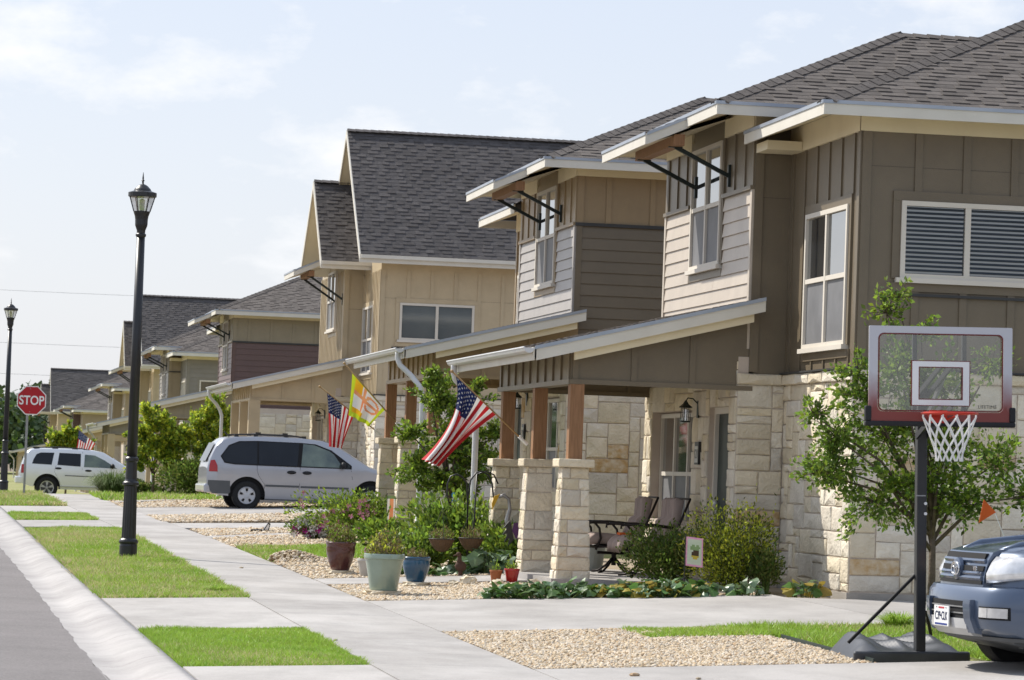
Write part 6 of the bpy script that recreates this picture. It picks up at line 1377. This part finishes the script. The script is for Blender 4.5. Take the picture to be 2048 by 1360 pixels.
# metal crane ornament
def crane():
    x, y, z = 7.62, 45.3, .60; t = thing('bird_ornament', 'painted metal crane with purple wing leaning by the middle porch pillar', 'garden ornament', (x, y, z)); tk = .012
    def plate(nm, pts, mat, th=.012, dy=0): b = B(); b.prism([(x+a, y+dy, z+c) for a, c in pts], (0, th, 0)); bevel(b.obj(nm, mat, t), .004, 2)
    b = B(); b.ball((x-.03, y, z+.50), .13, .06, .10); b.obj('body', M('ornament_pale', (.40, .43, .38), (.45, .45, .2)), t, smooth=True)
    b = B(); b.tube([(x-.10, y, z+.52), (x-.13, y, z+.66), (x-.10, y, z+.80), (x-.12, y, z+.93), (x-.19, y, z+.98), (x-.25, y, z+.95)], [.045, .035, .024, .022, .026, .02], 10); b.obj('neck', galv, t, smooth=True)
    b = B(); b.prism([(x-.24, y-.01, z+.99), (x-.33, y, z+.78), (x-.34, y, z+.86), (x-.31, y, z+.96)], (0, .03, 0)); b.obj('beak', M('ornament_yellow', (.55, .33, .03)), t)
    plate('wing', [(-.05, .62), (.03, .63), (.11, .55), (.14, .45), (.06, .40), (-.02, .42), (-.07, .52)], M('ornament_purple', (.12, .05, .14)), .02, -.07)
    plate('tail', [(.10, .42), (.22, .37), (.17, .41), (.23, .41), (.14, .46)], M('ornament_teal', (.05, .10, .11)), .015)
    plate('chest_feathers', [(-.10, .66), (-.19, .55), (-.13, .56), (-.2, .46), (-.13, .48), (-.17, .36), (-.10, .42), (-.12, .31), (-.04, .40)], blackm, .015, -.06)
    for k in (0, .06): b = B(); b.tube([(x+.0+k, y+k, z+.42), (x+.07+k, y+k, z+.2), (x+.14+k, y+k, z-.03)], .007, 5); b.obj('leg', bracketm, t)
crane()
b = B(); x, y, z = 6.78, 44.55, .53; b.ball((x, y, z+.12), .075, .05, .07); b.ball((x-.03, y, z+.27), .035, .03, .032); b.tube([(x-.02, y, z+.13), (x-.015, y, z+.26)], [.04, .022], 8); b.tube([(x-.05, y, z+.265), (x-.10, y, z+.25)], [.014, .006], 6); b.tube([(x, y, z-.05), (x, y, z+.08)], .03, 8)
tag(b.obj('duck_statue', M('brown_resin', (.085, .045, .03)), smooth=True), 'small dark brown duck statue among the squash leaves', 'statue')
b = B(); b.ball((7.93, 44.9, .70), .115, .10, .115, 18, 12); b.tube([(7.83, 44.9, .69), (7.70, 44.9, .72)], .012, 6); tag(b.obj('watering_globe', M('pale_green_plastic', (.36, .42, .30), rough=.35), smooth=True), 'pale green round globe on the ground between the porch pillars', 'globe')
def smallflag(label, x, y, z, w, h, mats, pat, name='garden_flag', tilt=0):
    t = thing(name, label, 'garden flag', (x, y, z)); b = B(); b.tube([(x-w*.55, y, z-.25), (x-w*.55, y, z+h+.04), (x+w*.5, y, z+h+.03)], .006, 6); b.obj('stand', blackm, t)
    b = B(); n = 12; m_ = 16
    for j in range(m_+1):
        for i in range(n+1): u, v = i/n, j/m_; b.v.append((x-w/2+w*u, y-.004+.012*math.sin(u*5+v*3), z+h*v+tilt*(u-.5)))
    for j in range(m_):
        for i in range(n): b.f.append((j*(n+1)+i, j*(n+1)+i+1, (j+1)*(n+1)+i+1, (j+1)*(n+1)+i)); b.mi.append(pat((i+.5)/n, (j+.5)/m_))
    b.obj('cloth', mats, t, smooth=True); return t
def beepat(u, v):
    if u < .09 or u > .91 or v < .06 or v > .94: return 1
    d = ((u-.55)/.24)**2+((v-.42)/.16)**2
    if d < 1: return 3 if int((v+.02*u)*26) % 2 == 0 else 2
    if ((u-.42)/.16)**2+((v-.63)/.10)**2 < 1 or ((u-.68)/.12)**2+((v-.66)/.09)**2 < 1: return 4
    return 0
smallflag('small pink-edged garden flag with a striped bee on it, in front of the shrubs', 8.74, 39.55, .86, .20, .335, [M('banner_pale', (.58, .62, .50), (.50, .58, .42), 9), pink, M('banner_yellow', (.55, .42, .06)), M('banner_brown', (.08, .05, .03)), M('banner_green', (.25, .36, .16))], beepat, tilt=-.02)
smallflag('narrow orange and green garden flag at the foot of the second house pillars', 7.42, 56.4, 1.05, .15, .40, [M('banner_green', (.25, .36, .16)), fora, fwhite], lambda u, v: 0 if v > .9 or u > .85 else 1 if (abs(u-.45) < .22 and v < .85) else 2)
def yardsign():
    x, y, z = 7.98, 53.2, 1.42; t = thing('yard_sign', 'small blue sign with a white peak on a post, behind the garden hooks', 'sign', (x, y, z)); b = B(); b.box(x-.14, x+.14, y-.01, y+.01, z, z+.20); b.obj('sign_panel', M('sign_blue', (.06, .30, .62), (.10, .36, .66), 5, .4), t)
    b = B(); b.prism([(x-.10, y-.014, z+.02), (x-.02, y-.014, z+.09), (x+.04, y-.014, z+.13), (x+.11, y-.014, z+.05), (x+.12, y-.014, z+.01)], (0, .003, 0)); b.obj('white_peak', whitep, t); b = B(); b.box(x-.13, x+.13, y-.014, y-.011, z+.165, z+.19); b.obj('blue_strip', M('sign_navy', (.03, .12, .40)), t); b = B(); b.box(x-.015, x+.015, y+.011, y+.03, z-.8, z+.15); b.obj('post', galv, t)
yardsign()
def feeder():
    x, y, z = 7.95, 51.9, 1.30; t = thing('bird_feeder', 'small brown-roofed bird feeder on a post below the blue sign', 'bird feeder', (x, y, z)); b = B(); b.prism([(x-.17, y-.12, z+.02), (x+.17, y-.12, z+.02), (x+.0, y-.12, z+.13)], (0, .24, 0)); b.obj('roof', M('weathered_shingle', (.22, .17, .12)), t); b = B(); b.box(x-.09, x+.09, y-.08, y+.08, z-.14, z+.02); b.obj('box', woodm, t); b = B(); b.tube([(x, y, z-.75), (x, y, z-.14)], .015, 6); b.obj('post', blackm, t)
feeder()
def spot():
    x, y = 6.05, 63.5; z = zt(x, y); t = thing('solar_spotlight', 'black solar spotlight lying on the gravel between the paths', 'spotlight', (x, y, z)); b = B(); b.prism([(x-.04, y, z+.02), (x+.07, y, z+.02), (x+.10, y, z+.15), (x+.06, y, z+.17)], (0, .10, 0)); b.obj('housing', blackm, t); b = B(); b.prism([(x-.005, y-.004, z+.04), (x+.055, y-.004, z+.04), (x+.08, y-.004, z+.13), (x+.055, y-.004, z+.145)], (0, .004, 0)); b.obj('lens', whitep, t); b = B(); b.tube([(x-.05, y, z+.03), (x-.26, y-.05, z+.02)], .02, 6); b.obj('stake', blackm, t)
spot()
t = thing('bicycle_flag', 'small orange pennant on a thin rod sticking up behind the blue suv', 'pennant', (8.9, 29.9, .5)); b = B(); b.prism([(9.17, 29.9, 1.555), (9.325, 29.9, 1.655), (9.21, 29.9, 1.765)], (0, .006, 0)); b.obj('pennant', M('safety_orange', (.75, .16, .03), rough=.6, trans=.2), t); b = B(); b.tube([(9.315, 29.905, 1.65), (9.42, 29.91, 1.42), (9.75, 29.92, .5)], .004, 5); b.obj('rod', whitep, t)
b = B(); b.prism([(7.70, 27.92, .33), (7.78, 31.4, .40), (7.78, 31.4, .46), (7.70, 27.92, .43)], (.012, 0, 0)); tag(b.obj('lawn_edging', M('dark_green_edging', (.03, .045, .04), rough=.5)), 'dark green metal edging strip between gravel and lawn, left of the hoop base', 'edging strip')
for k, (x, y, s_, lb) in enumerate(((4.2, 47.2, .02, 'small pebble on the sidewalk beside the gravel pile'), (3.62, 31.0, .014, 'tiny pebble on the sidewalk at the edge of the nearest grass patch'), (5.5, 26.9, .03, 'tan pebble on the nearest driveway, largest one there'), (5.9, 26.4, .016, 'small dark pebble on the nearest driveway, rightmost'), (5.05, 26.2, .018, 'small pebble on the nearest driveway, lowest and leftmost'))):
    b = B(); b.ball((x, y, zt(x, y)+.012), s_*1.5, s_, s_*.6, 6, 4); tag(b.obj('pebble', grav_m[k % 3]), lb, 'pebble', 'stray pebbles on the concrete')
# ------------------------------------------------------------------ porch furniture of the nearest house
cush = M('striped_cushion', (.42, .33, .29), (.31, .245, .215), 2.2, .9, .3, 90, stretch=(1, 14, 1)); wrough = M('bronze_metal', (.028, .022, .020), rough=.45, metal=.5)
def chair(label, x, y, z, rz, sc_=1.0):
    t = thing('patio_chair', label, 'patio chair', (x, y, z), rz, group='cushioned patio rocking chairs')
    # local: faces -x
    def pad(pts, w, n, nm):      # channelled pad: profile in xz swept over y with ribs
        b = B(); ny = n*6; m = len(pts)
        for j in range(ny+1):
            v = j/ny; yy = -w/2+w*v; puff = .022*abs(math.sin(v*n*math.pi))**.5-.012
            for k, (px_, pz_, nx_, nz_) in enumerate(pts): b.v.append((px_+nx_*puff, yy, pz_+nz_*puff))
        for j in range(ny):
            for k in range(m): b.f.append((j*m+k, j*m+(k+1) % m, (j+1)*m+(k+1) % m, (j+1)*m+k)); b.mi.append(0)
        b.f += [tuple(range(m-1, -1, -1)), tuple(range(ny*m, ny*m+m))]; b.mi += [0, 0]
        o = b.obj(nm, cush, t, local=True, smooth=True); return o
    pad([(-.36, .47, -.6, .8), (-.30, .515, 0, 1), (0, .50, 0, 1), (.22, .47, 0, 1), (.22, .36, 0, -1), (-.30, .38, 0, -1), (-.38, .36, -1, 0), (-.40, .30, -1, 0), (-.40, .42, -1, 0)], .52, 4, 'seat_cushion')
    pad([(.14, .50, -1, .2), (.24, .72, -1, .2), (.30, .76, -1, .2), (.31, .97, -1, .1), (.35, 1.0, 0, 1), (.44, .98, 1, 0), (.40, .75, 1, 0), (.28, .46, 1, 0)], .50, 5, 'back_cushion')
    for sg in (-1, 1):
        b = B(); yy = sg*.30
        b.tube([(-.30, yy, .30), (-.24, yy, .45), (-.26, yy, .58), (-.33, yy, .655), (-.40, yy, .64), (-.40, yy, .60)], .016, 6)
        b.tube([(-.36, yy, .655), (.0, yy, .66), (.30, yy, .63)], .020, 6); b.tube([(-.30, yy, .34), (.24, yy, .36), (.36, yy, .66), (.50, yy, 1.0)], .016, 6); b.obj('arm_frame', wrough, t, local=True, smooth=True)
    b = B(); b.tube([(.50, -.30, 1.0), (.50, .30, 1.0)], .014, 6); b.tube([(.24, -.3, .36), (.24, .3, .36)], .014, 6); b.tube([(-.3, -.3, .33), (-.3, .3, .33)], .014, 6); b.box(-.3, .24, -.28, .28, .335, .35); b.obj('seat_frame', wrough, t, local=True)
    b = B(); b.tube([(0, 0, .10), (0, 0, .34)], .032, 10); b.tube([(-.22, 0, .26), (.22, 0, .26)], .02, 8); b.obj('swivel_post', wrough, t, local=True)
    for k in range(4):
        a = math.pi/4+k*math.pi/2; b = B(); c_, s2 = math.cos(a), math.sin(a); b.tube([(0, 0, .22), (.12*c_, .12*s2, .10), (.24*c_, .24*s2, .025), (.34*c_, .34*s2, .012)], .016, 6); b.obj('leg', wrough, t, local=True, smooth=True)
PZ1 = .58+.04
chair('nearest cushioned patio chair, its metal arm scroll in front of the others', 8.92, 43.35, PZ1, .12)
chair('middle cushioned patio chair, just behind the nearest one', 8.82, 44.75, PZ1, .0)
b = B(); x, y = 8.45, 46.3
def rockA():
    t = thing('rocking_chair', 'dark slim chair seen past the right edge of the front pillar', 'chair', (8.42, 46.1, PZ1)); b = B(); b.prism([(8.30, 45.85, 1.0), (8.36, 45.85, 1.0), (8.60, 45.85, 1.56), (8.52, 45.85, 1.58)], (0, .5, 0)); bevel(b.obj('backrest', M('black_fabric', (.03, .03, .032)), t), .02, 2)
    b = B(); b.box(7.95, 8.38, 45.85, 46.35, 1.0, 1.05); b.obj('seat', M('black_fabric', (.03, .03, .032)), t)
    for xx in (7.97, 8.36):
        for yy in (45.87, 46.33): b = B(); b.tube([(xx, yy, PZ1), (xx, yy, 1.0)], .014, 6); b.obj('leg', wrough, t)
    b = B(); b.ball((8.40, 46.1, 1.70), .03); b.tube([(8.40, 46.1, 1.5), (8.40, 46.1, 1.69)], .008, 5); b.obj('finial', wrough, t)
rockA()
def bucket(lb, x, y, h, r, m1, m2):
    t = thing('tub', lb, 'tub', (x, y, PZ1)); b = B(); b.lathe([(r*.82, 0), (r*.85, .02), (r, h*.9), (r*.97, h*.9), (.01, h*.88)], (x, y, PZ1), 24); b.obj('tub_body', m1, t, smooth=False); b = B(); b.lathe([(r*1.01, h*.88), (r*1.06, h*.9), (r*1.06, h*.97), (r*.98, h)], (x, y, PZ1), 24); b.obj('tub_rim', m2, t)
bucket('pale grey-white tub with a teal rim under the patio chairs', 8.62, 45.6, .40, .25, M('tub_white', (.50, .55, .54)), M('teal_plastic', (.02, .26, .20)))
b = B(); b.box(8.60, 8.78, 43.3, 43.5, PZ1+.515, PZ1+.55); tag(bevel(b.obj('orange_cloth', M('orange_cloth', (.62, .13, .03))), .012, 3), 'orange cloth dropped on the seat of the nearest patio chair', 'cloth')
b = B(); b.box(8.05, 8.45, 41.5, 41.7, .58, .60); 
sheet('red_mulch_patch', M('red_mulch', (.25, .06, .05), (.18, .05, .04), 30, .95, .6, 60), 7.35, 8.1, 40.9, 41.25, .004)
# wires and the far tree line
for k, (yy, z0) in enumerate(((262, 10.5), (266, 8.3), (258, 14.2))):
    b = B(); pts = [(x, yy, z0+.00025*(x-10)**2*(1 if k else 1)) for x in np.linspace(-160, 160, 33)]; b.tube(pts, .010, 4); tag(b.obj('power_line', M('grey_cable', (.25, .26, .28))), ['middle thin power line crossing the pale sky at left', 'lowest thin power line, just above the stop sign', 'faint topmost power line crossing the sky at left'][k], 'power line')
def farwood():
    P = []; T_ = B()
    for k in range(150):
        x = rng.uniform(-75, 30); y = 330+rng.uniform(0, 60); h = rng.uniform(6.2, 9.6); r = rng.uniform(3, 4.6); P.append(blob_pts(330, (x, y, .4+h*.55), (r, r, h*.5), .5)); T_.tube([(x, y, 0), (x, y, h*.6)], .18, 5)
    P = np.concatenate(P); mi = rng.choice(3, len(P), p=[.5, .25, .25]); o = leaves('far_trees', P, .75, None, dirs=None, mats=[leaf_far, leaf_dark, leafm('far_leaf_light', (.08, .12, .035), (.055, .09, .03), .2)], mi=mi, asp=.8); o['kind'] = 'stuff'
    o['label'] = 'dense band of dark green trees closing the far end of the street'; o['category'] = 'woods'; T_.obj('far_tree_trunks', bark, kind='stuff')
farwood()
for k, (x, y, h) in enumerate(((-2.8, 215, 3.4), (-.5, 240, 3.8), (1.5, 205, 3.0), (3.4, 230, 3.4))):
    tree(['olive-green tree at the far left edge, behind the farther lamp post', 'mid green tree behind the stop sign pole', 'low light green tree left of the white suv roof', 'bushy green tree just left of the farthest houses'][k], x, y, .5, h*.35, [(0, 0, h*.6, h*.24), (-h*.22, 0, h*.5, h*.2), (h*.22, 0, h*.52, h*.2), (.1, 0, h*.85, h*.17)], 1500, .28, [leaf_far, leaf_bright, leaf_mid], 20+k, sprigs=9, tr=.08, group='trees at the far end of the street')
